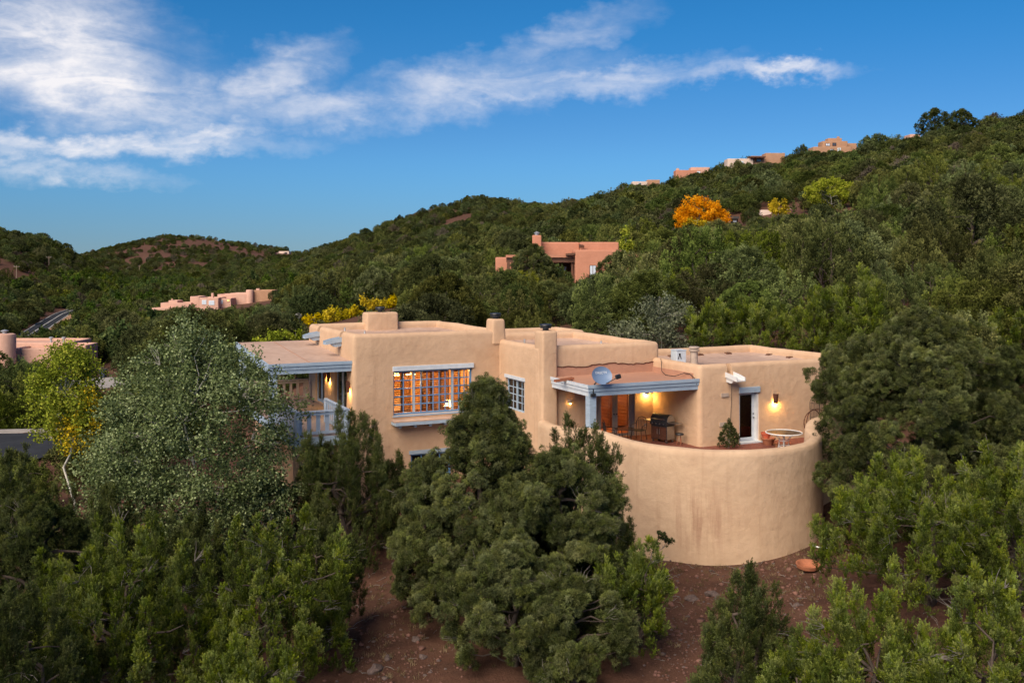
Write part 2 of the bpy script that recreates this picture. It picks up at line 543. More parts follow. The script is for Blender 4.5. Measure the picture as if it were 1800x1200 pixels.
def zrel(x, y):
    """ground height relative to the camera at world x, y (arrays)"""
    x, y = np.asarray(x, float), np.maximum(np.asarray(y, float), 3.0)
    px = np.clip(900 + F * x / y, _PX[0], _PX[-1] - 1)
    ld = np.clip(np.log(y), _LD[0], _LD[-1] - 1e-6)
    i = (px - _PX[0]) / 20.0
    j = (ld - _LD[0]) / (_LD[1] - _LD[0])
    i0, j0 = np.floor(i).astype(int), np.floor(j).astype(int)
    fi, fj = i - i0, j - j0
    z = _T[i0, j0] * (1 - fi) * (1 - fj) + _T[i0 + 1, j0] * fi * (1 - fj) + _T[i0, j0 + 1] * (1 - fi) * fj + _T[i0 + 1, j0 + 1] * fi * fj
    amp = np.clip((y - 60) / 150, 0, 1) * 0.8 + np.clip((y - 300) / 600, 0, 1) * 2.0
    z = z + amp * (np.sin(x * 0.061 + np.sin(y * 0.037) * 1.7) * np.sin(y * 0.043 + x * 0.013) * 0.6 + np.sin(x * 0.021 + y * 0.017 + 2.0) * 0.6)
    z = z + 0.06 * np.sin(x * 1.7 + np.sin(y * 1.1)) * np.sin(y * 1.3 + 0.5)
    return z


ROAD = np.array([(-58.0, 40), (-79, 100), (-96, 152), (-113, 205), (-133, 262), (-152, 318), (-172, 372), (-192, 432), (-205, 490), (-206, 560), (-190, 640), (-150, 740)])
_zraw = zrel
_seg = []
for _i in range(len(ROAD) - 1):
    for _k in range(8):
        _t = _k / 8
        _seg.append(ROAD[_i] * (1 - _t) + ROAD[_i + 1] * _t)
ROADP = np.array(_seg + [ROAD[-1]])
for _k in range(3):
    ROADP[1:-1] = (ROADP[:-2] + ROADP[1:-1] * 2 + ROADP[2:]) / 4
ROADZ = _zraw(ROADP[:, 0], ROADP[:, 1])
for _k in range(30):
    ROADZ[1:-1] = (ROADZ[:-2] + ROADZ[1:-1] + ROADZ[2:]) / 3
PADS = []          # level pads (x, y, radius, fade, height rel.)


def zrel(x, y):
    x, y = np.asarray(x, float), np.asarray(y, float)
    z = _zraw(x, y)
    sh = z.shape
    zf, xf, yf = z.ravel().copy(), np.broadcast_to(x, sh).ravel(), np.broadcast_to(y, sh).ravel()
    near = np.where((xf < -40) & (yf > 30) & (yf < 800) & (xf > -260))[0]
    for c in range(0, len(near), 20000):
        ix = near[c:c + 20000]
        d2 = (xf[ix, None] - ROADP[None, :, 0]) ** 2 + (yf[ix, None] - ROADP[None, :, 1]) ** 2
        j = d2.argmin(1)
        dist = np.sqrt(d2[np.arange(len(ix)), j])
        w = np.clip((15 - dist) / 8.0, 0, 1)
        zf[ix] = zf[ix] * (1 - w) + (ROADZ[j] - 0.15) * w
    for (cx, cy, r, fd_, h) in PADS:
        dist = np.hypot(xf - cx, yf - cy)
        w = np.clip((r + fd_ - dist) / fd_, 0, 1)
        zf = zf * (1 - w) + h * w
    return zf.reshape(sh)


PADS += [(-38.5, 78.0, 6.5, 5.0, -14.3), (-52.5, 127.0, 7.0, 6.0, -15.6)]


def ground(x, y):
    return float(ZC + zrel(x, y))


def soil_material():
    m, t, b = material('red_soil')
    v = coords(t)
    c1 = noise_tex(t, v, 0.05, 6, 0.6)
    c2 = noise_tex(t, v, 0.9, 6, 0.65)
    c3 = noise_tex(t, v, 14.0, 4, 0.7)
    c = ramp(t, c1, [(0.3, (0.085, 0.042, 0.029)), (0.55, (0.14, 0.068, 0.045)), (0.75, (0.24, 0.12, 0.074))])
    c = mixrgb(t, 0.6, c, ramp(t, c2, [(0.32, (0.040, 0.022, 0.015)), (0.5, (0.12, 0.055, 0.036)), (0.75, (0.21, 0.115, 0.075))]))
    c = mixrgb(t, 0.3, c, ramp(t, c3, [(0.35, (0.02, 0.013, 0.011)), (0.6, (0.1, 0.06, 0.045)), (0.8, (0.2, 0.14, 0.11))]))
    t.links.new(c, b.inputs['Base Color'])
    b.inputs['Roughness'].default_value = 0.95
    b.inputs['Specular IOR Level'].default_value = 0.1
    bump(t, b, nd(t, 'ShaderNodeMath', {0: c3, 1: c2}, operation='ADD').outputs[0], 0.9, 0.06)
    return m


M['soil'] = soil_material()


def build_terrain():
    pxs = np.concatenate([np.linspace(-4200, -500, 40)[:-1], np.linspace(-500, 2300, 240), np.linspace(2300, 6000, 40)[1:]])
    ds = np.concatenate([np.exp(np.linspace(math.log(3), math.log(20), 20))[:-1], np.exp(np.linspace(math.log(20), math.log(1900), 270)), np.exp(np.linspace(math.log(1900), math.log(4000), 12))[1:]])
    PXg, Dg = np.meshgrid(pxs, ds, indexing='ij')
    X = (PXg - 900) / F * Dg
    Z = ZC + zrel(X, Dg)
    n, k = PXg.shape
    vs = np.stack([X, Dg, Z], -1).reshape(-1, 3)
    idx = np.arange(n * k).reshape(n, k)
    fs = np.stack([idx[:-1, :-1], idx[1:, :-1], idx[1:, 1:], idx[:-1, 1:]], -1).reshape(-1, 4)
    me = mesh_np('ground', vs, fs)
    me.shade_smooth()
    o = link('ground', me, M['soil'])
    tag(o, 'red brown rocky hillside soil under the trees and house', 'ground', kind='structure')
    return o


def mesh_np(name, vs, fs, mat_idx=None):
    """fast mesh from numpy arrays; all faces have the same number of corners"""
    vs = np.asarray(vs, np.float32)
    fs = np.asarray(fs, np.int32)
    k = fs.shape[1]
    me = bpy.data.meshes.new(name)
    me.vertices.add(len(vs))
    me.vertices.foreach_set('co', vs.ravel())
    me.loops.add(fs.size)
    me.loops.foreach_set('vertex_index', fs.ravel())
    me.polygons.add(len(fs))
    me.polygons.foreach_set('loop_start', np.arange(0, fs.size, k, dtype=np.int32))
    if mat_idx is not None:
        me.polygons.foreach_set('material_index', np.asarray(mat_idx, np.int32))
    me.update(calc_edges=True)
    return me


ground_obj = build_terrain()

# ------------------------------------------------------------------ the adobe house
TH = math.radians(25)
UX, UY = math.cos(TH), math.sin(TH)
RX, RY, RZ = 6.257, 45.09, ZC - 7.79        # house origin: inner corner of the covered patio, at patio floor


def hw(a, b, z=0.0):
    return Vector((RX + a * UX - b * UY, RY + a * UY + b * UX, RZ + z))


def wh(x, y):
    dx, dy = x - RX, y - RY
    return dx * UX + dy * UY, -dx * UY + dy * UX


house = thing('adobe_house', 'large tan adobe house with flat roofs, blue trim and lit windows', 'house', hw(0, 0), TH)
_jit = 0


def wavy(bm, amp, seed):
    for v in bm.verts:
        p = v.co * 0.55 + Vector((seed * 7.3, seed * 3.1, 0))
        n = mnoise.noise_vector(p) * amp + mnoise.noise_vector(v.co * 1.7 + Vector((seed, 0, 0))) * amp * 0.35
        v.co += n


def block_mesh(a0, a1, b0, b1, z0, z1, rec=0.45, par=0.42, r=0.19, amp=0.03, seed=1, taper=0.0, step=0.9):
    bm = bmesh.new()
    t = taper
    o = [(a0, b0), (a1, b0), (a1, b1), (a0, b1)]
    ot = [(a0 + t, b0 + t), (a1 - t, b0 + t), (a1 - t, b1 - t), (a0 + t, b1 - t)]
    vb = [bm.verts.new((x, y, z0)) for x, y in o]
    vt = [bm.verts.new((x, y, z1)) for x, y in ot]
    bm.faces.new(list(reversed(vb)))
    for i in range(4):
        bm.faces.new([vb[i], vb[(i + 1) % 4], vt[(i + 1) % 4], vt[i]])
    bev = []
    if rec:
        q = par + t
        it = [bm.verts.new((x, y, z1)) for x, y in [(a0 + q, b0 + q), (a1 - q, b0 + q), (a1 - q, b1 - q), (a0 + q, b1 - q)]]
        ib = [bm.verts.new((v.co.x, v.co.y, z1 - rec)) for v in it]
        for i in range(4):
            j = (i + 1) % 4
            bm.faces.new([vt[i], vt[j], it[j], it[i]])
            bm.faces.new([it[i], it[j], ib[j], ib[i]])
            bev.append((it[i], it[j]))
        bm.faces.new(ib)
    else:
        bm.faces.new(vt)
    for i in range(4):
        bev += [(vb[i], vt[i]), (vt[i], vt[(i + 1) % 4])]
    edges = [bm.edges.get(e) for e in bev]
    bmesh.ops.bevel(bm, geom=edges, offset=r, segments=4, profile=0.5, affect='EDGES', clamp_overlap=True)
    for ax, lo, hi in ((0, a0, a1), (1, b0, b1), (2, z0, z1)):
        k = max(1, int((hi - lo) / step))
        no = [0, 0, 0]
        no[ax] = 1
        for i in range(1, k):
            co = [0, 0, 0]
            co[ax] = lo + (hi - lo) * i / k + 0.013
            bmesh.ops.bisect_plane(bm, geom=bm.verts[:] + bm.edges[:] + bm.faces[:], plane_co=co, plane_no=no)
    wavy(bm, amp, seed)
    bmesh.ops.recalc_face_normals(bm, faces=bm.faces)
    me = bpy.data.meshes.new('block')
    bm.to_mesh(me)
    bm.free()
    return me


def cut(o, boxes):
    """boolean openings (a0,a1,b0,b1,z0,z1) out of a wall mesh"""
    cutters = []
    for bx in boxes:
        c = link('cutter', MB().box(*bx).mesh('cutter'))
        cutters.append(c)
        m = o.modifiers.new('cut', 'BOOLEAN')
        m.operation = 'DIFFERENCE'
        m.solver = 'EXACT'
        m.object = c
    par, o.parent = o.parent, None
    bpy.context.view_layer.update()
    dg = bpy.context.evaluated_depsgraph_get()
    me = bpy.data.meshes.new_from_object(o.evaluated_get(dg))
    o.modifiers.clear()
    o.data = me
    o.parent = par
    for c in cutters:
        bpy.data.objects.remove(c)
    return o


def finish(o, ang=38):
    o.data.shade_smooth()
    o.data.set_sharp_from_angle(angle=math.radians(ang))


def wall_block(a0, a1, b0, b1, z0, z1, openings=(), roofmat='roof', parent=house, mat='adobe', name='wall', roof=True, **k):
    me = block_mesh(a0, a1, b0, b1, z0, z1, **k)
    o = link(name, me, M[mat], parent)
    if openings:
        cut(o, openings)
    finish(o)
    if roof and k.get('rec', 0.45):
        rec, par = k.get('rec', 0.45), k.get('par', 0.42)
        g = MB()
        e = par - 0.03
        # roofing sheet with a low turned-up edge against the parapet
        zr = z1 - rec + 0.03
        n = 14
        xs = np.linspace(a0 + e, a1 - e, n)
        ys = np.linspace(b0 + e, b1 - e, n)
        vs = []
        for i, x in enumerate(xs):
            for j, y in enumerate(ys):
                up = 0.10 if i in (0, n - 1) or j in (0, n - 1) else 0.0
                vs.append((x, y, zr + up + 0.012 * math.sin(x * 1.9) * math.sin(y * 1.4)))
        fs = [(i * n + j, (i + 1) * n + j, (i + 1) * n + j + 1, i * n + j + 1) for i in range(n - 1) for j in range(n - 1)]
        g.add(vs, fs)
        g.build('roof', M[roofmat], parent)
    return o


ZB = -4.6          # walls run down into the ground
# block A: two storeys, big lit window; block B: centre; block E: behind; block D: right wing
wallA = wall_block(-12.53, -5.45, 4.14, 12.1, ZB, 4.54, seed=1, openings=[
    (-12.0, -6.2, 4.75, 9.5, 0.3, 3.75), (-10.70, -6.95, 3.9, 4.9, 0.93, 2.87),
    (-9.90, -8.0, 3.9, 4.36, -2.3, -0.82),
    (-12.8, -12.2, 6.0, 6.32, 4.2, 4.9), (-12.8, -12.2, 9.85, 10.2, 4.2, 4.9),
    (-12.8, -12.33, 5.1, 7.0, 0.9, 3.0), (-12.8, -12.33, 8.9, 10.6, 0.9, 3.0)])
wallB = wall_block(-5.61, 0.38, 0.0, 7.75, ZB, 4.09, seed=2, openings=[
    (-5.9, -5.41, 1.5, 3.45, 1.05, 2.45), (-3.6, -0.3, 0.45, 3.4, -0.1, 2.5), (-2.86, -0.92, -0.3, 0.6, 0.0, 2.12)])
wallE = wall_block(-5.5, 0.75, 7.45, 10.4, ZB, 4.13, seed=3)
wallD = wall_block(0.0, 8.5, -3.52, 3.85, ZB, 3.39, seed=4, openings=[
    (2.6 - 2.2, 5.2, -2.9, 1.5, 0.0, 2.45), (2.04, 3.10, -3.9, -2.6, 0.0, 2.2), (1.42, 1.66, -3.9, -3.2, 2.98, 3.7)])


def chimney(a0, a1, b0, b1, z0, z1, seed, cap=True, taper=0.05):
    me = block_mesh(a0, a1, b0, b1, z0, z1, rec=0, r=0.11, amp=0.015, seed=seed, taper=taper, step=0.5)
    o = link('chimney', me, M['adobe'], house)
    finish(o, 50)
    ca, cb = (a0 + a1) / 2, (b0 + b1) / 2
    g = MB()
    g.lathe([(0.001, 0.0), (0.13, 0.0), (0.13, 0.09), (0.24, 0.10), (0.24, 0.16), (0.2, 0.17), (0.2, 0.2), (0.27, 0.21), (0.25, 0.26), (0.001, 0.3)], 20, (ca, cb, z1 - 0.01))
    c = g.build('chimney_cap', M['black'], o, smooth=30)
    return o


chimney(-9.75, -8.0, 11.35, 12.25, 4.0, 5.06, 11, taper=0.03)
chimney(-6.0, -5.28, 4.08, 4.95, 3.9, 5.03, 12)
chimney(-5.64, -4.80, -0.26, 0.70, ZB, 4.76, 13, taper=0.06)

# ---- windows
def window_frame(parent, axis, p, u0, u1, z0, z1, w=0.07, dep=0.07, mat='blue_dark', name='frame'):
    """rectangular frame in the plane axis=p (axis 1: facing -b, axis 0: facing -a)"""
    g = MB()
    def bx(x0, x1, q0, q1):
        if axis == 1:
            g.box(x0, x1, p, p + dep, q0, q1)
        else:
            g.box(p, p + dep, x0, x1, q0, q1)
    bx(u0, u0 + w, z0, z1)
    bx(u1 - w, u1, z0, z1)
    bx(u0 + w, u1 - w, z0, z0 + w)
    bx(u0 + w, u1 - w, z1 - w, z1)
    return g.build(name, M[mat], parent)


def pane(parent, axis, p, u0, u1, z0, z1, mat):
    g = MB()
    if axis == 1:
        g.box(u0, u1, p, p + 0.008, z0, z1)
    else:
        g.box(p, p + 0.008, u0, u1, z0, z1)
    return g.build('pane', M[mat], parent)


def muntins(parent, axis, p, u0, u1, z0, z1, nu, nz, w=0.028, mat='blue_dark', dep=0.035):
    for i in range(1, nu):
        x = u0 + (u1 - u0) * i / nu
        g = MB()
        g.box(x - w / 2, x + w / 2, p, p + dep, z0, z1) if axis == 1 else g.box(p, p + dep, x - w / 2, x + w / 2, z0, z1)
        g.build('muntin', M[mat], parent)
    for j in range(1, nz):
        z = z0 + (z1 - z0) * j / nz
        g = MB()
        g.box(u0, u1, p + 0.003, p + dep - 0.003, z - w / 2, z + w / 2) if axis == 1 else g.box(p + 0.003, p + dep - 0.003, u0, u1, z - w / 2, z + w / 2)
        g.build('muntin', M[mat], parent)


def shutter(parent, u0, u1, z0, z1, p, pitch=0.088, depth=0.078, tilt=0.75, mat='shutter'):
    g = MB()
    st = 0.045
    g.box(u0, u0 + st, p - 0.015, p + 0.015, z0, z1)
    g.box(u1 - st, u1, p - 0.015, p + 0.015, z0, z1)
    g.box(u0 + st, u1 - st, p - 0.015, p + 0.015, z0, z0 + 0.07)
    g.box(u0 + st, u1 - st, p - 0.015, p + 0.015, z1 - 0.07, z1)
    z = z0 + 0.11
    while z < z1 - 0.1:
        g.bar((u0 + st, p, z), (u1 - st, p, z), depth, 0.009, up=(0, -math.sin(tilt), math.cos(tilt)))
        z += pitch
    o = g.build('shutter', M[mat], parent)
    o['kind'] = 'stuff'
    return o


# big picture window of block A
def part(name, parent=house):
    o = bpy.data.objects.new(name, None)
    C.objects.link(o)
    o.parent = parent
    o.empty_display_size = 0.1
    return o


bw = part('window')
window_frame(bw, 1, 4.28, -10.70, -6.95, 0.93, 2.87, 0.08, 0.09)
x0, x1 = -10.62, -7.03
cuts = [x0, x0 + 0.255 * (x1 - x0), x0 + 0.765 * (x1 - x0), x1]
for k, (nu, nz) in enumerate(((2, 5), (6, 5), (3, 5))):
    u0, u1 = cuts[k] + (0.05 if k else 0), cuts[k + 1] - (0.05 if k < 2 else 0)
    muntins(bw, 1, 4.30, u0, u1, 1.01, 2.79, nu, nz, 0.045)
    if k:
        MB().box(cuts[k] - 0.05, cuts[k] + 0.05, 4.27, 4.37, 1.01, 2.79).build('mullion', M['blue'], bw)
    n = (2, 4, 2)[k]
    for i in range(n):
        shutter(bw, u0 + (u1 - u0) * i / n + 0.004, u0 + (u1 - u0) * (i + 1) / n - 0.004, 1.0, 2.8, 4.56, tilt=(0.55, 0.8, 0.7, 0.5, 0.85, 0.62, 0.75, 0.45)[(3 * k + i) % 8])
pane(bw, 1, 4.318, x0, x1, 1.01, 2.79, 'glass_clear')
MB().box(-10.74, -6.90, 4.075, 4.30, 2.872, 3.08).build('lintel', M['canale'], bw, bevel=0.012)
MB().box(-10.74, -6.90, 4.10, 4.29, 0.86, 0.928).build('sill', M['blue'], bw)
# projecting shelf under the window: pink top, blue edge, corbels
sh = part('window_shelf')
MB().box(-10.82, -6.9, 3.56, 4.13, 0.70, 0.752).build('shelf_top', M['roof'], sh)
MB().box(-10.80, -6.92, 3.54, 4.13, 0.56, 0.697).build('shelf_edge', M['blue'], sh)
for i in range(6):
    x = -10.6 + i * 0.7
    MB().box(x, x + 0.12, 3.66, 4.13, 0.44, 0.557).build('corbel', M['blue'], sh)
# lower storey window
lw_ = part('window')
window_frame(lw_, 1, 4.20, -9.90, -8.0, -2.3, -0.82, 0.08, 0.08, 'blue_dark')
muntins(lw_, 1, 4.21, -9.82, -8.08, -2.22, -0.9, 4, 3, 0.04)
pane(lw_, 1, 4.23, -9.82, -8.08, -2.22, -0.9, 'glass_dark')
MB().box(-9.98, -7.94, 4.085, 4.2, -0.817, -0.66).build('lintel', M['blue'], lw_)
# side window of block B
sw = part('window')
window_frame(sw, 0, -5.50, 1.5, 3.45, 1.05, 2.45, 0.07, 0.07, 'blue')
muntins(sw, 0, -5.48, 1.57, 2.0, 1.12, 2.38, 2, 4, 0.04, 'blue')
MB().box(-5.51, -5.43, 2.42, 2.52, 1.12, 2.38).build('mullion', M['blue'], sw)
muntins(sw, 0, -5.48, 1.57, 3.38, 1.12, 2.38, 4, 4, 0.04, 'blue')
pane(sw, 0, -5.46, 1.57, 3.38, 1.12, 2.38, 'glass_dark')
MB().box(-5.645, -5.5, 1.42, 3.53, 2.452, 2.6).build('lintel', M['canale'], sw)

# lit dining room behind the window
rm = part('dining_room')
MB().box(-11.96, -6.24, 9.40, 9.46, 0.35, 3.7).build('back_wall', M['interior'], rm)
MB().box(-11.96, -6.24, 4.8, 9.39, 0.31, 0.35).build('room_floor', M['shutter'], rm)
ceil_ = MB().box(-11.96, -6.24, 4.8, 9.39, 3.70, 3.74).build('room_ceiling', M['interior'], rm)
MB().box(-11.97, -11.90, 4.8, 9.39, 0.36, 3.69).build('side_wall', M['interior'], rm)
MB().box(-6.3, -6.23, 4.8, 9.39, 0.36, 3.69).build('side_wall', M['interior'], rm)


def lamp(name, loc, power, color=(1.0, 0.60, 0.22), size=0.08, parent=None):
    l = bpy.data.lights.new(name, 'POINT')
    l.energy = power
    l.color = color
    l.shadow_soft_size = size
    o = bpy.data.objects.new(name, l)
    C.objects.link(o)
    o.location = loc
    if parent:
        o.parent = parent
    return o


ch = thing('chandelier', 'glowing branched chandelier hanging behind the big shuttered window', 'chandelier', hw(-9.75, 5.7, 2.35), TH)
g = MB().tube([(0, 0, 0.1), (0, 0, 1.3)], 0.015, 6)
for i in range(10):
    t_ = 2 * math.pi * i / 10
    rr = 0.55 if i % 2 else 0.35
    g.tube([(0, 0, 0.15), (rr * 0.5 * math.cos(t_), rr * 0.5 * math.sin(t_), -0.05), (rr * math.cos(t_), rr * math.sin(t_), 0.12)], 0.012, 5)
g.build('frame', M['rust'], ch)
for i in range(10):
    t_ = 2 * math.pi * i / 10
    rr = 0.55 if i % 2 else 0.35
    MB().lathe([(0.001, 0), (0.05, 0.02), (0.06, 0.09), (0.035, 0.16), (0.001, 0.19)], 8, (rr * math.cos(t_), rr * math.sin(t_), 0.12)).build('bulb', M['bulb'], ch)
lamp('dining_room_light', (0, 0, -0.15), 300, parent=ch, size=0.3)
lamp('dining_room_light', (1.8, 1.2, 0.2), 230, parent=ch, size=0.3)  # extra point light for the room's glow, apart from the chandelier's bulbs
tl = thing('table_lamp', 'small glowing table lamp inside the corner of the big window', 'lamp', hw(-7.75, 5.2, 0.35), TH)
MB().lathe([(0.001, 0), (0.1, 0.0), (0.1, 0.03), (0.02, 0.05), (0.05, 0.3), (0.02, 0.5), (0.02, 0.7)], 14).build('base', M['rust'], tl, smooth=40)
MB().lathe([(0.16, 0.68), (0.11, 0.95), (0.001, 0.96)], 18).build('lamp_shade', M['bulb'], tl, smooth=40)
dt = thing('dining_table', 'wooden dining table inside the lit room', 'table', hw(-9.2, 6.4, 0.35), TH)
MB().box(-1.3, 1.3, -0.5, 0.5, 0.7, 0.76).build('table_top', M['wood'], dt)
for sx in (-1, 1):
    for sy in (-1, 1):
        MB().box(sx * 1.15 - 0.05, sx * 1.15 + 0.05, sy * 0.4 - 0.05, sy * 0.4 + 0.05, 0, 0.697).build('leg', M['wood'], dt)

# ---- french doors on the covered patio, warm room behind
fd = part('french_doors')
MB().box(-2.86, -2.72, 0.05, 0.16, 0.0, 2.12).build('jamb', M['grey_door'], fd)
MB().box(-1.06, -0.92, 0.05, 0.16, 0.0, 2.12).build('jamb', M['grey_door'], fd)
MB().box(-2.719, -1.061, 0.05, 0.16, 2.04, 2.12).build('head', M['grey_door'], fd)
for k, (u0, u1) in enumerate(((-2.71, -1.90), (-1.88, -1.07))):
    d_ = part('door', fd)
    window_frame(d_, 1, 0.07, u0, u1, 0.02, 2.03, 0.12, 0.05, 'grey_door')
    pane(d_, 1, 0.09, u0 + 0.12, u1 - 0.12, 0.14, 1.91, 'glass_clear')
    shutter(d_, u0 + 0.10, u1 - 0.10, 0.40, 1.93, 0.19, 0.062, 0.055, 0.45)
    MB().tube([((u1 - 0.06) if k == 0 else (u0 + 0.06), 0.02, 1.0), ((u1 - 0.06) if k == 0 else (u0 + 0.06), 0.07, 1.0)], 0.03, 10).build('handle', M['black'], d_)
MB().box(-3.58, -0.32, 3.33, 3.38, 0, 2.45).build('back_wall', M['interior'], fd)
lamp('room_light', hw(-1.9, 1.6, 1.7), 60, (1.0, 0.36, 0.10), 0.2)

# ---- glazed door of the right wing
gd = part('door')
MB().box(2.04, 2.12, -3.46, -3.24, 0.0, 2.2).build('jamb', M['canale'], gd)
MB().box(3.00, 3.10, -3.46, -3.04, 0.0, 2.2).build('jamb', M['white'], gd)
MB().box(2.03, 3.11, -3.585, -3.43, 2.12, 2.36).build('lintel', M['blue'], gd, bevel=0.01)
MB().box(2.02, 3.12, -3.72, -3.30, 0.0, 0.06).build('threshold', M['canale'], gd)
window_frame(gd, 1, -3.30, 2.125, 2.995, 0.07, 2.115, 0.12, 0.05, 'canale', 'leaf')
pane(gd, 1, -3.28, 2.24, 2.88, 0.19, 2.0, 'glass_dark')
MB().tube([(2.94, -3.30, 1.02), (2.94, -3.37, 1.02), (2.90, -3.38, 1.02)], 0.022, 8).build('handle', M['black'], gd)
MB().tube([(2.94, -3.30, 1.18), (2.94, -3.33, 1.18)], 0.03, 8).build('lock', M['black'], gd)

# ---- vents, cable and outlet on the right wing
MB().box(1.10, 1.46, -3.575, -3.49, 2.02, 2.17).build('wall_vent', M['rail'], house)
MB().box(1.02, 1.34, -3.58, -3.49, 0.78, 0.96).build('wall_vent', M['rail'], house)
MB().tube([(1.62, -3.57, 2.5), (1.60, -3.575, 1.8), (1.56, -3.575, 1.1), (1.53, -3.575, 0.6)], 0.012, 5).build('wall_cable', M['iron'], house)
MB().box(-0.46, -0.38, -0.055, -0.02, 0.38, 0.5).build('wall_outlet', M['white'], house)


# ---- canales (roof spouts) with stepped corbel
def canale(a, b, z, rot, mat='canale', L=0.75):
    o = bpy.data.objects.new('canale', None)
    C.objects.link(o)
    o.parent = house
    o.location = (a, b, z)
    o.rotation_euler = (0, 0, rot)          # spout runs along local -y
    w = 0.21
    MB().prism([(0.25, 0.0), (-L, -0.14), (-L, -0.09), (0.25, 0.05)], 0, -w, w).build('spout_floor', M[mat], o)
    for s_ in (-1, 1):
        x = s_ * w
        MB().prism([(0.25, 0.0), (0.25, 0.22), (-L * 0.55, 0.11), (-L, 0.02), (-L, -0.14)], 0, x - 0.02, x + 0.02).build('spout_side', M[mat], o)
    MB().prism([(0.2, -0.002), (0.2, -0.20), (-0.30, -0.26), (-0.40, -0.20), (-0.44, -0.15), (-0.56, -0.10)], 0, -0.17, 0.17).build('corbel', M[mat], o)
    return o


canale(-12.5, 6.16, 4.12, math.radians(-90), 'blue')
canale(-12.5, 10.02, 4.12, math.radians(-90), 'blue')
canale(1.54, -3.55, 2.86, 0.0, 'white')

# ---- covered patio roof (portal) on the right
po = part('portal_roof')
MB().box(-5.10, -0.03, -3.36, -0.03, 2.55, 2.80).build('roof', M['roof_red'], po)
for k, (o_, z0, z1) in enumerate(((0.0, 2.38, 2.56), (0.04, 2.563, 2.70), (0.08, 2.703, 2.83))):
    MB().box(-5.14 - o_, 0.05, -3.40 - o_, -3.37 - o_ + 0.02, z0, z1).build('fascia_board', M['blue'], po)
    MB().box(-5.14 - o_, -5.11 - o_ + 0.02, -3.37 - o_ + 0.023, -0.20, z0, z1).build('fascia_board', M['canale'], po)
# torn roofing turned up the wall behind and beside
g = MB()
xs = np.linspace(-5.1, 0.02, 40)
vs, fs = [], []
rr_ = random.Random(4)
for i, x in enumerate(xs):
    h = 0.40 + rr_.uniform(-0.03, 0.03) + 0.04 * math.sin(x * 2.1)
    vs += [(x, -0.06, 2.80), (x, -0.055, 2.80 + h), (x, 0.02, 2.80 + h + 0.01), (x, 0.02, 2.80)]
for i in range(len(xs) - 1):
    for j in range(3):
        fs.append((i * 4 + j, (i + 1) * 4 + j, (i + 1) * 4 + j + 1, i * 4 + j + 1))
g.add(vs, fs).build('flashing', M['roof_red'], po)
g = MB()
for i in range(len(xs) - 1):
    for x, z in ((xs[i], vs[i * 4 + 1][2]),):
        g.bar((x, -0.065, z + 0.005), (xs[i + 1], -0.065, vs[(i + 1) * 4 + 1][2] + 0.005), 0.03, 0.035)
g.build('tar_edge', M['rust'], po)
MB().box(-0.055, 0.03, -3.1, -0.07, 2.80, 3.02).build('flashing', M['roof_red'], po)
MB().box(-5.12, -4.80, -3.38, -3.06, 0.0, 2.385).build('post', M['blue'], po, bevel=0.015)
MB().box(-4.79, -0.02, -3.345, -3.05, 2.40, 2.545).build('beam', M['blue'], po)
g = MB()
g.bar((-5.75, -1.65, 2.80), (-4.85, -1.55, 2.86), 0.16, 0.03)
g.bar((-5.75, -1.73, 2.83), (-4.85, -1.63, 2.89), 0.02, 0.09)
g.bar((-5.75, -1.57, 2.83), (-4.85, -1.47, 2.89), 0.02, 0.09)
g.build('roof_scupper', M['terracotta'], po)
pts = [(-0.06, -0.75, 3.42), (-0.16, -0.95, 3.30), (-0.30, -1.2, 2.93), (-0.45, -1.7, 2.83), (-0.4, -2.3, 2.83), (-0.12, -2.6, 2.98), (-0.07, -2.95, 2.98), (-0.09, -3.3, 2.85), (-0.08, -3.45, 2.6)]
MB().tube(pts, 0.016, 6).build('roof_cable', M['iron'], po)

# ---- deck roof and deck on the left
dr = part('deck_roof')
g = MB()
g.add([(-16.0, 4.38, 3.12), (-12.35, 4.38, 3.12), (-12.35, 12.0, 3.47), (-16.0, 12.0, 3.47),
       (-16.0, 4.38, 3.36), (-12.35, 4.38, 3.36), (-12.35, 12.0, 3.73), (-16.0, 12.0, 3.73)],
      [(3, 2, 1, 0), (4, 5, 6, 7), (0, 1, 5, 4), (1, 2, 6, 5), (2, 3, 7, 6), (3, 0, 4, 7)])
g.build('roof', M['roof'], dr)
for x in (-14.3,):
    MB().bar((x, 4.4, 3.372), (x, 11.95, 3.735), 0.03, 0.010).build('roof_seam', M['roof_red'], dr)
for k, (o_, z0, z1) in enumerate(((0.0, 2.95, 3.12), (0.04, 3.123, 3.26), (0.08, 3.263, 3.40))):
    MB().box(-16.04 - o_, -12.5, 4.36 - o_ - 0.03, 4.36 - o_ + 0.01, z0, z1).build('fascia_board', M['blue'], dr)
g = MB()
g.add([(-16.1, 4.38, 3.0), (-16.05, 4.38, 3.0), (-16.05, 12.0, 3.35), (-16.1, 12.0, 3.35),
       (-16.1, 4.38, 3.39), (-16.05, 4.38, 3.39), (-16.05, 12.0, 3.76), (-16.1, 12.0, 3.76)],
      [(3, 2, 1, 0), (4, 5, 6, 7), (0, 1, 5, 4), (1, 2, 6, 5), (2, 3, 7, 6), (3, 0, 4, 7)])
g.build('fascia_board', M['blue'], dr)
for (x, y) in ((-15.85, 4.6), (-15.85, 11.6)):
    MB().box(x - 0.15, x + 0.15, y - 0.15, y + 0.15, 0.9, 3.05).build('post', M['blue'], dr)

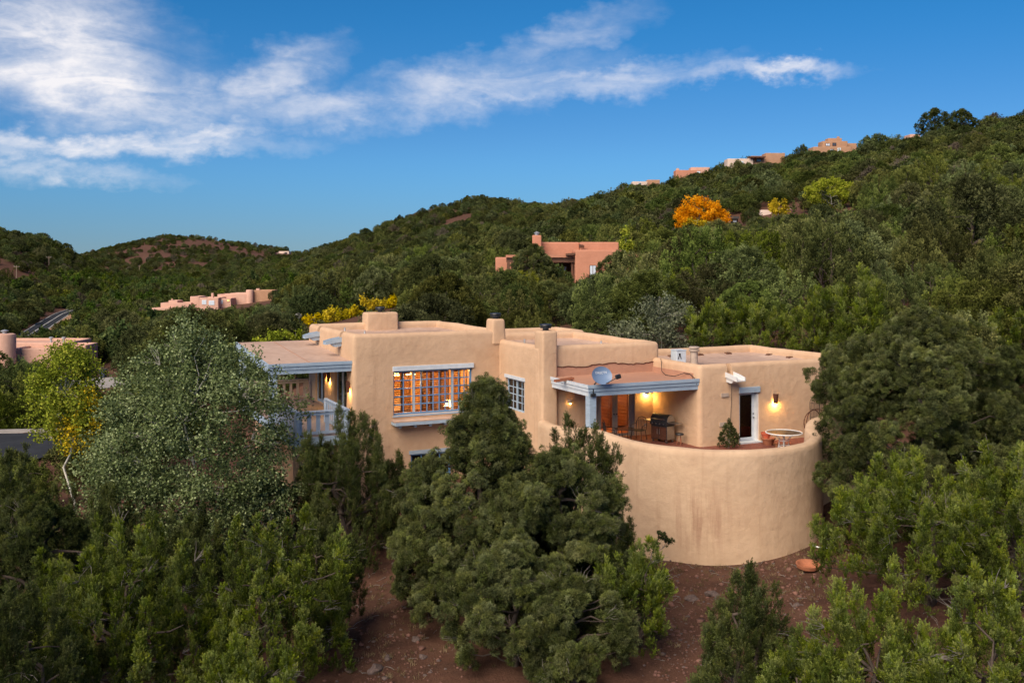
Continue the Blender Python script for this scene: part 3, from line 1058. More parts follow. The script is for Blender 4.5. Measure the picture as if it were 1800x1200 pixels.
dk = part('deck')
n = 23
for i in range(n):
    x = -15.8 + 3.24 * i / n
    MB().box(x, x + 3.24 / n - 0.016, 0.66 if x < -13.75 else 4.2, 11.4, 0.845, 0.89 - 0.003 * (i % 2)).build('board', M['deck'], dk)
MB().box(-15.84, -13.62, 0.62, 0.655, 0.52, 0.885).build('rim_joist', M['blue'], dk)
MB().box(-13.655, -13.62, 0.66, 4.12, 0.52, 0.885).build('rim_joist', M['blue'], dk)
MB().box(-15.88, -15.845, 0.62, 11.45, 0.52, 0.885).build('rim_joist', M['blue'], dk)
for i in range(5):
    y = 1.5 + i * 2.2
    MB().box(-15.8, -12.6 if y > 4 else -13.7, y, y + 0.1, 0.55, 0.84).build('joist', M['wood'], dk)
for (x, y) in ((-15.6, 0.9), (-15.6, 4.6), (-13.9, 0.9), (-15.6, 8.5)):
    MB().box(x - 0.2, x + 0.2, y - 0.2, y + 0.2, ZB, 0.548).build('post', M['adobe'], dk, bevel=0.05)


def railing(p, q, mat, pitch=0.27, bw_=0.14, gap_end=0.1):
    r_ = part('railing')
    p, q = Vector(p), Vector(q)
    L = (q - p).length
    d = (q - p) / L
    up = Vector((0, 0, 1))
    MB().bar(p + up * 0.97, q + up * 0.97, 0.14, 0.05).build('handrail', M[mat], r_)
    MB().bar(p + up * 0.86, q + up * 0.86, 0.04, 0.10).build('top_rail', M[mat], r_)
    MB().bar(p + up * 0.14, q + up * 0.14, 0.04, 0.10).build('bottom_rail', M[mat], r_)
    k = int((L - 2 * gap_end) / pitch)
    x = Vector((-d.y, d.x, 0)) * 0.04
    for i in range(k + 1):
        c = p + d * (gap_end + (L - 2 * gap_end) * i / k) + x
        MB().bar(c + up * 0.06, c + up * 0.93, 0.025, bw_, up=d).build('baluster', M[mat], r_)
    for e in (p, q):
        MB().box(e.x - 0.07, e.x + 0.07, e.y - 0.07, e.y + 0.07, e.z - 0.02, e.z + 1.0).build('post', M[mat], r_)
    return r_


railing((-15.7, 0.72, 0.89), (-13.72, 0.72, 0.89), 'rail_blue', 0.30, 0.16)
railing((-13.74, 0.95, 0.89), (-13.74, 4.0, 0.89), 'rail_blue', 0.30, 0.16)
railing((-15.7, 11.3, 0.89), (-12.8, 11.3, 0.89), 'rail', 0.30, 0.13)
railing((-15.72, 0.95, 0.89), (-15.72, 4.4, 0.89), 'rail_blue', 0.30, 0.16)
# deck doors on the left face of block A
for (y0, y1) in ((5.1, 7.0), (8.9, 10.6)):
    d_ = part('french_doors')
    ym = (y0 + y1) / 2
    MB().box(-12.46, -12.34, y0, y1, 2.95, 3.0).build('head', M['blue'], d_)
    for q0, q1 in ((y0, ym - 0.005), (ym + 0.005, y1)):
        window_frame(d_, 0, -12.44, q0, q1, 0.9, 2.94, 0.13, 0.05, 'blue', 'door')
        pane(d_, 0, -12.42, q0 + 0.13, q1 - 0.13, 1.05, 2.8, 'glass_dark')
# lower storey under the deck
MB().box(-15.4, -12.4, 6.0, 6.3, ZB, 0.5).build('wall', M['adobe'], house)
ld = part('door')
window_frame(ld, 1, 5.93, -14.6, -13.2, -3.9, -1.2, 0.16, 0.07, 'terracotta_red', 'frame')
MB().box(-14.44, -13.36, 5.95, 5.99, -3.74, -1.36).build('leaf', M['rust'], ld)

# ------------------------------------------------------------------ curved patio wall
def catmull(P, n=8):
    P = [np.array(p, float) for p in P]
    P = [2 * P[0] - P[1]] + P + [2 * P[-1] - P[-2]]
    out = []
    for i in range(1, len(P) - 2):
        for k in range(n):
            t = k / n
            a, b, c, d = P[i - 1], P[i], P[i + 1], P[i + 2]
            out.append(0.5 * ((2 * b) + (-a + c) * t + (2 * a - 5 * b + 4 * c - d) * t * t + (-a + 3 * b - 3 * c + d) * t ** 3))
    out.append(P[-2])
    return np.array(out)


PC, PR = (7.85, 40.05), 3.93           # centre line of the round wall in world x, y
ctrl = [(1.30, 42.45, 1.05), (1.75, 41.4, 1.02), (2.35, 40.5, 1.05), (3.2, 39.55, 1.16)]
for t_ in range(206, 336, 13):
    w_ = math.radians(t_)
    ctrl.append((PC[0] + PR * math.cos(w_), PC[1] + PR * math.sin(w_), 0.98))
ctrl += [(11.62, 38.75, 1.08), (11.72, 39.7, 1.22), (12.1, 40.55, 1.38), (12.9, 41.2, 1.46), (13.9, 41.7, 1.46), (15.0, 42.4, 1.45)]
path = catmull(ctrl, 6)
pw = thing('patio_wall', 'tall curved tan adobe wall enclosing the patio', 'wall', (7.85, 40.05, RZ))
T_ = np.gradient(path[:, :2], axis=0)
T_ /= np.linalg.norm(T_, axis=1)[:, None]
N_ = np.stack([T_[:, 1], -T_[:, 0]], 1)            # points away from the patio
th = 0.24
prof = []                                          # (outward offset, height above patio floor or None for rim)
for z in np.linspace(-4.6, 0.75, 9):
    prof.append((th + 0.10 * (0.75 - z) / 5.35, z, 0))
for q in range(1, 8):
    w_ = math.pi * q / 8
    prof.append((th * math.cos(w_), 0.16 * math.sin(w_) - 0.16, 1))
for z in (0.6, 0.2, -0.3):
    prof.append((-th, z, 0))
vs, fs = [], []
for i, p in enumerate(path):
    for (o_, z, rim) in prof:
        zz = p[2] + z if rim else min(z, p[2] - 0.16)
        q = p[:2] + N_[i] * o_
        wob = mnoise.noise(Vector((q[0] * 0.9, q[1] * 0.9, zz * 0.9))) * 0.035 + mnoise.noise(Vector((q[0] * 0.3, q[1] * 0.3, zz * 0.4 + 5))) * 0.05
        q = q + N_[i] * wob
        vs.append((q[0] - 7.85, q[1] - 40.05, zz + (wob * 0.8 if rim else 0)))
k = len(prof)
for i in range(len(path) - 1):
    for j in range(k - 1):
        fs.append((i * k + j, (i + 1) * k + j, (i + 1) * k + j + 1, i * k + j + 1))
fs.append(tuple(range(k)))
fs.append(tuple((len(path) - 1) * k + j for j in range(k)))
MB().add(vs, fs).build('wall', M['adobe_patio'], pw, smooth=60)

# patio floor, and its brick paving laid in rows
inner = [tuple(wh(*(path[i, :2] - N_[i] * 0.1))) for i in range(0, len(path), 3)]
poly = inner + [(8.4, -3.3), (0.3, -3.3), (0.3, 0.2), (-5.4, 0.2)]
fl = link('patio_floor', (lambda g: g.mesh('patio_floor'))(MB().add([(a, b, -0.02) for a, b in poly] + [(a, b, -0.4) for a, b in poly],
          [tuple(range(len(poly))), tuple(reversed(range(len(poly), 2 * len(poly))))] + [(i, (i + 1) % len(poly), (i + 1) % len(poly) + len(poly), i + len(poly)) for i in range(len(poly))])), M['concrete'])
fl.location, fl.rotation_euler = hw(0, 0), (0, 0, TH)
tag(fl, 'patio floor paved with red bricks inside the curved wall', 'patio', kind='structure')
brick_me = MB().box(-0.145, 0.145, -0.095, 0.095, -0.02, 0.0).mesh('brick')
brick_me.materials.append(M['floor_tile'])


def inside(a, b):
    c = False
    n = len(poly)
    for i in range(n):
        (x0, y0), (x1, y1) = poly[i], poly[(i + 1) % n]
        if (y0 > b) != (y1 > b) and a < (x1 - x0) * (b - y0) / (y1 - y0) + x0:
            c = not c
    return c


spots = []
for i in range(-20, 30):
    for j in range(-60, 2):
        a, b = i * 0.31 + (0.155 if j % 2 else 0), j * 0.21
        if all(inside(a + dx, b + dy) for dx, dy in ((-.16, -.11), (.16, .11), (.16, -.11), (-.16, .11))):
            w = hw(a, b)
            spots.append((w.y - 0.9 * max(0, b + 6), a, b))
# the bricks the camera can see over the rim lie near the house walls
seen = sorted(spots, key=lambda s: abs(s[2] + 3.9) + (0 if s[1] > -2 else 2))[:260]
sset = set(seen)
rb = random.Random(3)
for s_ in seen:
    o = link('brick', brick_me, None, fl)
    o.location = (s_[1], s_[2], 0.002 + rb.uniform(-0.004, 0.004))
    o.rotation_euler = (0, 0, rb.uniform(-0.02, 0.02))
g = MB()
for s_ in spots:
    if s_ not in sset:
        g.box(s_[1] - 0.145, s_[1] + 0.145, s_[2] - 0.095, s_[2] + 0.095, -0.02, rb.uniform(-0.003, 0.004))
tag(g.build('brick_paving', M['floor_tile'], fl), kind='stuff')


# ------------------------------------------------------------------ wall sconces
def sconce(a, b, z, rot, label, power=14, mat='rust', h=0.42, w=0.13, glow='lamp', color=(1.0, 0.60, 0.16)):
    """half-round shade on the wall; rot 0 faces -b"""
    o = thing('wall_sconce', label, 'wall lamp', hw(a, b, z), TH + rot, 'wall sconces on the house')
    MB().lathe([(w * 0.82, -h / 2), (w, h / 2)], 12, a0=math.pi, a1=2 * math.pi).build('lamp_shade', M[mat], o, smooth=60)
    MB().box(-w * 0.5, w * 0.5, -0.02, 0.0, -h * 0.3, h * 0.3).build('back_plate', M[mat], o)
    MB().lathe([(0.001, -0.10), (0.035, -0.08), (0.045, -0.02), (0.001, 0.03)], 10, (0, -w * 0.45, -h * 0.22)).build('bulb', M[glow], o)
    lamp('sconce_light', (0, -w * 0.5, -h * 0.5), power, color, 0.05, o)
    return o


sconce(3.93, -3.56, 1.80, 0, 'rusty half-round wall sconce lit beside the glazed patio door', 34)
sconce(-0.34, -0.06, 2.02, 0, 'lit wall sconce under the patio roof above the grill', 34)
sconce(-4.2, -0.05, 1.72, 0, 'small pale wall sconce on the plaster wall left of the patio post', 0.5, 'adobe', 0.16, 0.13)
sconce(-12.57, 4.62, 2.25, math.radians(-90), 'lit sconce at the front corner of the wooden deck', 22, h=0.5)
sconce(-12.57, 7.9, 2.35, math.radians(-90), 'lit sconce between the two pairs of deck doors', 22, h=0.5)
sconce(-12.57, 8.55, 2.4, math.radians(-90), 'dark sconce beside the farther pair of deck doors', 6, h=0.45)


# ------------------------------------------------------------------ furniture on the patio
def ring(mb, c, r, rt, n=28, m=6, ax=(1, 0, 0), ay=(0, 1, 0)):
    ax, ay, c = Vector(ax), Vector(ay), Vector(c)
    mb.tube([c + ax * r * math.cos(2 * math.pi * i / n) + ay * r * math.sin(2 * math.pi * i / n) for i in range(n)], rt, m, closed=True)


pt = thing('patio_table', 'round glass patio table with white metal ladder base', 'table', hw(2.72, -5.55), TH)
g = MB()
ring(g, (0, 0, 0.73), 0.72, 0.026, 40, 8)
g.build('table_rim', M['white'], pt, smooth=60)
MB().lathe([(0.001, 0.726), (0.70, 0.726), (0.70, 0.738), (0.001, 0.738)], 40).build('table_top', M['glass_table'], pt)
for i in range(4):
    w_ = math.pi / 4 + i * math.pi / 2
    c_, s_ = math.cos(w_), math.sin(w_)
    MB().tube([(0.26 * c_, 0.26 * s_, 0.0), (0.19 * c_, 0.19 * s_, 0.25), (0.19 * c_, 0.19 * s_, 0.5), (0.40 * c_, 0.40 * s_, 0.70)], 0.02, 8).build('leg', M['white'], pt, smooth=60)
for z, r in ((0.18, 0.22), (0.42, 0.20)):
    g = MB()
    ring(g, (0, 0, z), r, 0.015, 24, 6)
    g.build('ladder_ring', M['white'], pt, smooth=60)

gr = thing('gas_grill', 'black and steel gas grill with side shelves on the covered patio', 'grill', hw(-0.62, -1.75), TH + math.radians(-72))
# local x along the grill, -y is its front
MB().box(-0.42, 0.42, -0.26, 0.26, 0.12, 0.72).build('cabinet', M['black'], gr, bevel=0.01)
for s_ in (-1, 1):
    MB().box(min(0.015 * s_, 0.40 * s_), max(0.015 * s_, 0.40 * s_), -0.278, -0.262, 0.15, 0.66).build('cabinet_door', M['rust'], gr)
    MB().tube([(0.06 * s_, -0.30, 0.35), (0.06 * s_, -0.30, 0.58)], 0.01, 6).build('handle', M['steel'], gr)
MB().box(-0.45, 0.45, -0.29, 0.28, 0.722, 0.88).build('firebox', M['black'], gr, bevel=0.01)
MB().box(-0.44, 0.44, -0.315, -0.292, 0.735, 0.865).build('control_panel', M['black'], gr)
for i in range(4):
    MB().tube([(-0.3 + i * 0.2, -0.316, 0.80), (-0.3 + i * 0.2, -0.35, 0.80)], 0.028, 10).build('knob', M['steel'], gr)
lidp = [(-0.28, 0.885)] + [(-0.02 + 0.28 * math.cos(math.pi - math.pi * i / 8) * 0.95, 0.885 + 0.30 * math.sin(math.pi * i / 8)) for i in range(1, 8)] + [(0.26, 0.885)]
MB().prism(lidp, 0, -0.44, 0.44).build('lid', M['black'], gr, smooth=35)
MB().prism([(y * 0.97, 0.885 + (z - 0.885) * 0.97) for y, z in lidp], 0, 0.441, 0.452).build('lid_end', M['steel'], gr)
MB().prism([(y * 0.97, 0.885 + (z - 0.885) * 0.97) for y, z in lidp], 0, -0.452, -0.441).build('lid_end', M['steel'], gr)
MB().tube([(-0.34, -0.33, 1.0), (0.34, -0.33, 1.0)], 0.014, 8).build('handle', M['steel'], gr)
MB().box(-0.88, -0.46, -0.22, 0.22, 0.84, 0.87).build('side_shelf', M['steel'], gr, bevel=0.008)
MB().box(0.46, 0.90, -0.22, 0.22, 0.84, 0.87).build('side_shelf', M['steel'], gr, bevel=0.008)
MB().box(0.421, 0.435, -0.25, 0.25, 0.14, 0.70).build('side_panel', M['steel'], gr)
for sx in (-1, 1):
    for sy in (-1, 1):
        MB().lathe([(0.001, 0), (0.05, 0.0), (0.05, 0.04), (0.001, 0.04)], 10, (0.36 * sx, 0.2 * sy, 0.0)).build('wheel', M['black'], gr)
        MB().box(0.36 * sx - 0.03, 0.36 * sx + 0.03, 0.2 * sy - 0.03, 0.2 * sy + 0.03, 0.04, 0.119).build('leg', M['steel'], gr)

so_ = thing('stool', 'small round dark stool in front of the grill', 'stool', hw(-0.42, -2.72), TH)
MB().lathe([(0.001, 0.42), (0.17, 0.42), (0.18, 0.45), (0.16, 0.49), (0.001, 0.5)], 18).build('seat', M['black'], so_, smooth=40)
for i in range(3):
    w_ = i * 2.094 + 0.3
    MB().tube([(0.05 * math.cos(w_), 0.05 * math.sin(w_), 0.42), (0.13 * math.cos(w_), 0.13 * math.sin(w_), 0.0)], 0.012, 6).build('leg', M['terracotta'], so_)


def iron_chair(a, b, rot, label):
    c = thing('patio_chair', label, 'chair', hw(a, b), TH + rot, 'iron chairs on the covered patio')
    g = MB()
    for i in range(6):
        x = -0.22 + i * 0.088
        g.bar((x, -0.22, 0.43), (x, 0.24, 0.42), 0.05, 0.012)
    ring(g, (0, 0.01, 0.425), 0.25, 0.014, 20, 6)
    g.build('seat', M['iron'], c)
    g = MB()
    g.tube([(-0.24, 0.22, 0.43), (-0.25, 0.28, 0.75), (-0.16, 0.31, 0.93), (0, 0.32, 0.97), (0.16, 0.31, 0.93), (0.25, 0.28, 0.75), (0.24, 0.22, 0.43)], 0.016, 6)
    for i in range(5):
        x = -0.14 + i * 0.07
        g.tube([(x, 0.235, 0.44), (x * 1.05, 0.30, 0.90)], 0.008, 5)
    g.build('backrest', M['iron'], c)
    for s_ in (-1, 1):
        MB().tube([(0.25 * s_, -0.2, 0.43), (0.28 * s_, -0.2, 0.64), (0.28 * s_, 0.05, 0.66), (0.25 * s_, 0.27, 0.70)], 0.014, 6).build('armrest', M['iron'], c)
        MB().tube([(0.22 * s_, -0.2, 0.42), (0.25 * s_, -0.24, 0.0)], 0.015, 6).build('leg', M['iron'], c)
        MB().tube([(0.22 * s_, 0.2, 0.42), (0.25 * s_, 0.26, 0.0)], 0.015, 6).build('leg', M['iron'], c)


iron_chair(-1.35, -1.0, math.radians(-60), 'dark iron patio chair nearest the grill by the french doors')
iron_chair(-2.95, -1.35, math.radians(50), 'dark iron patio chair behind the blue post')
it = thing('side_table', 'low dark iron table between the two patio chairs', 'table', hw(-2.1, -1.1), TH)
g = MB()
ring(g, (0, 0, 0.55), 0.42, 0.015, 24, 6)
for i in range(9):
    x = -0.36 + i * 0.09
    w_ = math.sqrt(max(0.001, 0.42 ** 2 - x * x))
    g.bar((x, -w_, 0.55), (x, w_, 0.55), 0.03, 0.01)
g.build('table_top', M['iron'], it)
for i in range(4):
    w_ = i * math.pi / 2 + 0.6
    MB().tube([(0.36 * math.cos(w_), 0.36 * math.sin(w_), 0.545), (0.25 * math.cos(w_), 0.25 * math.sin(w_), 0.25), (0.34 * math.cos(w_), 0.34 * math.sin(w_), 0.0)], 0.014, 6).build('leg', M['iron'], it)


def flower_pot(a, b, r, h, mat, label, z=0.0):
    o = MB().lathe([(0.001, 0.0), (r * 0.62, 0.0), (r * 0.9, h * 0.82), (r, h * 0.82), (r, h), (r * 0.88, h), (r * 0.82, h * 0.75), (0.001, h * 0.7)], 28).build('flower_pot', M[mat], smooth=35)
    o.location = hw(a, b, z)
    return tag(o, label, 'pot', 'clay pots')


flower_pot(2.98, -4.25, 0.30, 0.30, 'terracotta', 'wide terracotta pot beside the glass patio table')
flower_pot(3.12, -3.93, 0.21, 0.46, 'terracotta_red', 'taller red clay pot behind the wide terracotta pot')

# hoops of a metal sculpture and arched iron trellises
hp = thing('hoop_sculpture', 'two large dark metal hoops standing at the patio end', 'sculpture', hw(5.45, -4.25), TH)
for rot, cx in ((0.35, 0.0), (-0.55, 0.28)):
    g = MB()
    ring(g, (cx, 0, 0.66), 0.64, 0.02, 40, 6, (math.cos(rot), math.sin(rot), 0), (0, 0.12, 1))
    g.build('hoop', M['rust'], hp, smooth=60)
MB().lathe([(0.001, 0), (0.3, 0), (0.28, 0.05), (0.001, 0.06)], 16, (0.1, 0, 0)).build('base', M['rust'], hp)
for k, a in enumerate((5.95, 6.5, 7.05)):
    tr = thing('iron_trellis', ('leftmost', 'middle', 'rightmost')[k] + ' of the arched iron trellis panels against the wall', 'trellis', hw(a, -3.70), TH, 'arched trellis panels')
    w_, h_ = 0.25, 1.5
    g = MB()
    g.tube([(-w_, -0.08, 0), (-w_, 0, h_)] + [(w_ * math.cos(math.pi - math.pi * i / 10), 0, h_ + w_ * math.sin(math.pi * i / 10)) for i in range(1, 10)] + [(w_, 0, h_), (w_, -0.08, 0)], 0.014, 6)
    g.build('frame', M['iron'], tr)
    g = MB()
    for i in range(1, 6):
        x = -w_ + 2 * w_ * i / 6
        g.tube([(x, -0.07, 0.1), (x, 0, h_ + math.sqrt(w_ * w_ - x * x) * 0.95)], 0.007, 5)
    for z in (0.2, 0.55, 0.9, 1.25, 1.5):
        g.tube([(-w_, -0.06 * (1.5 - z) / 1.5, z), (w_, -0.06 * (1.5 - z) / 1.5, z)], 0.008, 5)
    ring(g, (0, 0, h_ + 0.05), 0.12, 0.007, 16, 5, (1, 0, 0), (0, 0, 1))
    tag(g.build('lattice', M['iron'], tr), kind='stuff')

# ------------------------------------------------------------------ satellite dish on the patio roof corner
sd = thing('satellite_dish', 'blue grey satellite dish on the corner of the patio roof', 'satellite dish', hw(-5.0, -3.36, 2.55), TH)
R_ = Matrix.Rotation(math.radians(-6), 4, 'Z') @ Matrix.Rotation(math.radians(66), 4, 'X')
dc = Vector((0.32, -0.18, 0.62))


def dishp(x, y, z):
    return dc + (R_ @ Vector((x, y, z)))


g = MB()
n, m = 28, 7
vs, fs = [], []
for side in (0, 1):
    for i in range(m + 1):
        r = i / m
        for j in range(n):
            w_ = 2 * math.pi * j / n
            vs.append(dishp(0.43 * r * math.cos(w_), 0.37 * r * math.sin(w_), 0.11 * r * r - 0.012 * side))
o2 = (m + 1) * n
for side in (0, 1):
    for i in range(m):
        for j in range(n):
            q = (side * o2 + i * n + j, side * o2 + i * n + (j + 1) % n, side * o2 + (i + 1) * n + (j + 1) % n, side * o2 + (i + 1) * n + j)
            fs.append(q)
for j in range(n):
    fs.append((m * n + j, m * n + (j + 1) % n, o2 + m * n + (j + 1) % n, o2 + m * n + j))
g.add(vs, fs).build('reflector', M['dish'], sd, smooth=50)
MB().tube([(0.05, -0.06, -0.12), (0.02, -0.07, 0.08), (0.10, -0.04, 0.30), tuple(dishp(0, 0, -0.03))], 0.03, 8).build('mast', M['black'], sd, smooth=60)
MB().box(-0.08, 0.12, -0.12, -0.02, -0.18, -0.06).build('mount_foot', M['black'], sd)
e_ = dishp(0.56, -0.16, 0.30)
MB().tube([tuple(dishp(0.1, -0.34, 0.09)), tuple(e_)], 0.018, 8).build('feed_arm', M['black'], sd)
g = MB()
g.bar(e_ + Vector((-0.08, 0, 0.0)), e_ + Vector((0.12, 0.0, 0.05)), 0.13, 0.16)
g.build('receiver', M['black'], sd, bevel=0.012)
fc = bpy.data.curves.new('lettering', 'FONT')
fc.body = 'DIRECTV'
fc.size = 0.125
fc.align_x = 'CENTER'
fc.align_y = 'CENTER'
fc.extrude = 0.002
fo = bpy.data.objects.new('lettering', fc)
C.objects.link(fo)
bpy.context.view_layer.update()
fm = bpy.data.meshes.new_from_object(fo.evaluated_get(bpy.context.evaluated_depsgraph_get()))
bpy.data.objects.remove(fo)
for v_ in fm.vertices:
    x, y, z = v_.co
    y += 0.13
    r2 = (x / 0.43) ** 2 + (y / 0.37) ** 2
    v_.co = dishp(x, y, 0.11 * r2 + 0.006 + z)
fm.materials.clear()
link('lettering', fm, M['lettering'], sd)

# ------------------------------------------------------------------ on the roofs
ac = thing('roof_cooler', 'pale blue roof cooler box with a black mark on the right wing', 'cooler', hw(1.62, 0.35, 2.97), TH)
ac.scale = (0.86, 0.86, 0.9)
MB().box(-0.3, 0.3, -0.28, 0.28, 0.06, 0.74).build('cabinet', M['canale'], ac, bevel=0.02)
MB().box(-0.32, 0.32, -0.3, 0.3, 0.745, 0.78).build('lid', M['canale'], ac)
MB().box(-0.34, 0.34, -0.3, 0.3, 0.0, 0.055).build('base', M['black'], ac)
g = MB()
g.bar((-0.2, -0.286, 0.32), (-0.12, -0.286, 0.58), 0.05, 0.008, up=(0, 1, 0))
g.bar((-0.02, -0.286, 0.32), (-0.10, -0.286, 0.58), 0.05, 0.008, up=(0, 1, 0))
g.box(-0.17, -0.05, -0.29, -0.282, 0.55, 0.60)
g.build('mark', M['black'], ac)
g = MB()
for i in range(6):
    g.box(0.305, 0.315, -0.24, 0.24, 0.14 + i * 0.09, 0.2 + i * 0.09)
tag(g.build('louvres', M['black'], ac), kind='stuff')
vp = thing('flue_pipe', 'stout cream flue pipe with banded cap beside the roof cooler', 'flue', hw(2.3, 0.1, 2.97), TH)
MB().lathe([(0.001, 0), (0.17, 0), (0.17, 0.62), (0.001, 0.62)], 20).build('pipe', M['rail'], vp, smooth=40)
for z in (0.64, 0.76):
    MB().lathe([(0.16, z - 0.03), (0.24, z - 0.02), (0.25, z + 0.04), (0.2, z + 0.07), (0.001, z + 0.075)], 20).build('cap', M['rail'], vp, smooth=40)


def roof_pipe(a, b, z, h, r, label):
    o = MB().lathe([(0.001, 0), (r * 1.8, 0), (r * 1.2, 0.06), (r, 0.07), (r, h), (r * 0.7, h), (0.001, h - 0.02)], 12).build('vent_pipe', M['galv'], smooth=40)
    o.location = hw(a, b, z)
    return tag(o, label, 'vent pipe', 'vent pipes on the flat roofs')


roof_pipe(-11.3, 9.8, 4.1, 0.36, 0.04, 'short vent pipe on the left roof near the back parapet')
roof_pipe(-10.9, 7.8, 4.1, 0.32, 0.04, 'short vent pipe on the left roof near the spouts')
roof_pipe(-4.4, 4.0, 3.66, 0.42, 0.045, 'bent vent pipe between the two roof chimneys')
roof_pipe(-1.3, 2.3, 3.66, 0.36, 0.04, 'slim vent pipe on the middle roof')
for k, (a, b) in enumerate(((3.2, 3.3), (4.9, 3.3), (6.6, 3.3), (8.0, 1.8), (8.0, 0.3))):
    o = MB().prism([(-0.2, 0), (0.2, 0), (0.12, 0.12), (-0.12, 0.12)], 1, -0.12, 0.12).build('roof_scupper', M['wood'], house)
    o.location = (a, b, 2.98)

# ------------------------------------------------------------------ road, driveways, kerb
def ribbon(name, pts, zs, off0, off1, mat, label=None, cat=None, dz=0.0, parent=None, kind='structure'):
    T = np.gradient(pts, axis=0)
    T /= np.linalg.norm(T, axis=1)[:, None]
    N = np.stack([T[:, 1], -T[:, 0]], 1)
    vs, fs = [], []
    for i in range(len(pts)):
        for o_ in (off0, off1):
            q = pts[i] + N[i] * o_
            vs.append((q[0], q[1], ZC + zs[i] + dz))
        if i:
            fs.append((2 * i - 2, 2 * i - 1, 2 * i + 1, 2 * i))
    o = MB().add(vs, fs).build(name, M[mat], parent)
    if label:
        tag(o, label, cat, kind=kind)
    return o


road = ribbon('road', ROADP, ROADZ, -3.6, 3.6, 'asphalt', 'two lane asphalt road running up the valley', 'road', 0.02)
ribbon('edge_line', ROADP, ROADZ, -3.3, -3.05, 'lines', dz=0.03, parent=road)
ribbon('edge_line', ROADP, ROADZ, 3.05, 3.3, 'lines', dz=0.03, parent=road)
ribbon('centre_line', ROADP, ROADZ, -0.16, 0.16, 'lines', dz=0.03, parent=road)
ribbon('verge', ROADP, ROADZ, 3.6, 6.2, 'far_tan', dz=0.0, parent=road)


def patch(name, poly, z, mat, label, cat):
    o = MB().add([(x, y, z) for x, y in poly], [tuple(range(len(poly)))]).build(name, M[mat])
    return tag(o, label, cat, kind='structure')


patch('driveway', [(-44, 73), (-34, 71.5), (-32.5, 79.5), (-36, 83.5), (-43, 82.5)], ZC - 14.25, 'asphalt', 'dark asphalt drive among the trees at the left edge', 'driveway')
kb = MB()
kb.bar((-44.4, 83.2, ZC - 14.2), (-35.8, 84.2, ZC - 14.2), 0.3, 0.3)
tag(kb.build('kerb', M['concrete']), 'pale concrete kerb along the asphalt drive', 'kerb', kind='structure')
patch('driveway', [(-57, 123), (-49, 121), (-47.5, 129), (-50, 133.5), (-56, 133)], ZC - 15.55, 'concrete', 'pinkish concrete drive beside the rose adobe house', 'driveway')


# ------------------------------------------------------------------ other houses
def wpx(px, py, d):
    return ((px - 900) / F * d, d, ZC + (HOR - py) * d / F)


def far_block(root, px0, px1, y0, y1, d, depth, mat, r=0.25, name='wall', rec=0.35):
    x0, _, z1 = wpx(px0, y0, d)
    x1, _, z0 = wpx(px1, y1, d)
    L = root.location
    rec_ = rec if (x1 - x0) > 1.6 and depth > 1.6 else 0
    me = block_mesh(x0 - L.x, x1 - L.x, d - L.y, d + depth - L.y, z0 - L.z, z1 - L.z, rec=rec_, par=0.4, r=min(r, (x1 - x0) * 0.2), amp=0.04, seed=px0 * 0.01, step=3.0)
    o = link(name, me, M[mat], root)
    finish(o, 50)
    return o


def far_window(root, px0, px1, y0, y1, d, mat='glass_dark', frame='white', lit=None):
    x0, _, z1 = wpx(px0, y0, d)
    x1, _, z0 = wpx(px1, y1, d)
    L = root.location
    w = part('window', root)
    f = max(0.06, (x1 - x0) * 0.09)
    MB().box(x0 - L.x, x1 - L.x, d - 0.12 - L.y, d + 0.05 - L.y, z0 - L.z, z1 - L.z).build('frame', M[frame], w)
    xm = (x0 + x1) / 2
    for q0, q1 in ((x0 + f, xm - f / 2), (xm + f / 2, x1 - f)):
        MB().box(q0 - L.x, q1 - L.x, d - 0.14 - L.y, d - 0.121 - L.y, z0 + f - L.z, z1 - f - L.z).build('pane', M[lit or mat], w)
    return w


M['pane_far'] = simple('reflecting_pane', (0.05, 0.06, 0.08), 0.08, 0.05, spec=1.0)
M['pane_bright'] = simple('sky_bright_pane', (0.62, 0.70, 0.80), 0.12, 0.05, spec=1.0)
M['pane_lit'] = emitter('lit_pane', (1.0, 0.55, 0.2), 0.9)
M['roof_dark'] = simple('dark_roofing', (0.05, 0.045, 0.045), 0.8, 0.15)


def house_at(name, label, px, py, d):
    x, y, z = wpx(px, py, d)
    return thing(name, label, 'house', (x, y, z))


# rose adobe neighbour at the left edge
nb = house_at('adobe_house', 'rose adobe house with round chimney tower at the left edge', 80, 660, 150)
far_block(nb, 21, 138, 612, 690, 150, 6, 'rose', 0.5)
far_block(nb, -60, 118, 602, 690, 155, 9, 'rose', 0.5)
far_block(nb, 112, 151, 606, 690, 152, 4.5, 'rose', 0.5)
far_block(nb, -60, 22, 640, 700, 147.5, 2.5, 'rose', 0.4)
far_block(nb, 26, 40, 650, 700, 146.5, 0.9, 'far_white', 0.1)
L = nb.location
x, y, z = wpx(8, 586, 148)
tw = MB()
R0 = 1.55
tw.lathe([(R0, z - 8.0 - L.z), (R0, z - 0.35 - L.z), (R0 * 0.93, z - 0.1 - L.z), (R0 * 0.7, z - L.z), (0.01, z - L.z)], 28, (x - L.x, y - L.y, 0)).build('chimney', M['rose'], nb, smooth=50)
MB().lathe([(0.3, 0), (0.3, 0.3), (0.55, 0.32), (0.55, 0.42), (0.01, 0.6)], 14, (x - L.x, y - L.y, z - L.z)).build('chimney_cap', M['galv'], nb, smooth=40)
for px in (90, 112):
    x, y, z = wpx(px, 606, 158)
    MB().lathe([(0.18, 0), (0.18, 0.95), (0.32, 0.97), (0.32, 1.2), (0.01, 1.3)], 12, (x - L.x, y - L.y, z - L.z)).build('flue', M['galv'], nb, smooth=40)
far_window(nb, 60, 78, 640, 658, 150, 'pane_far', 'blue')
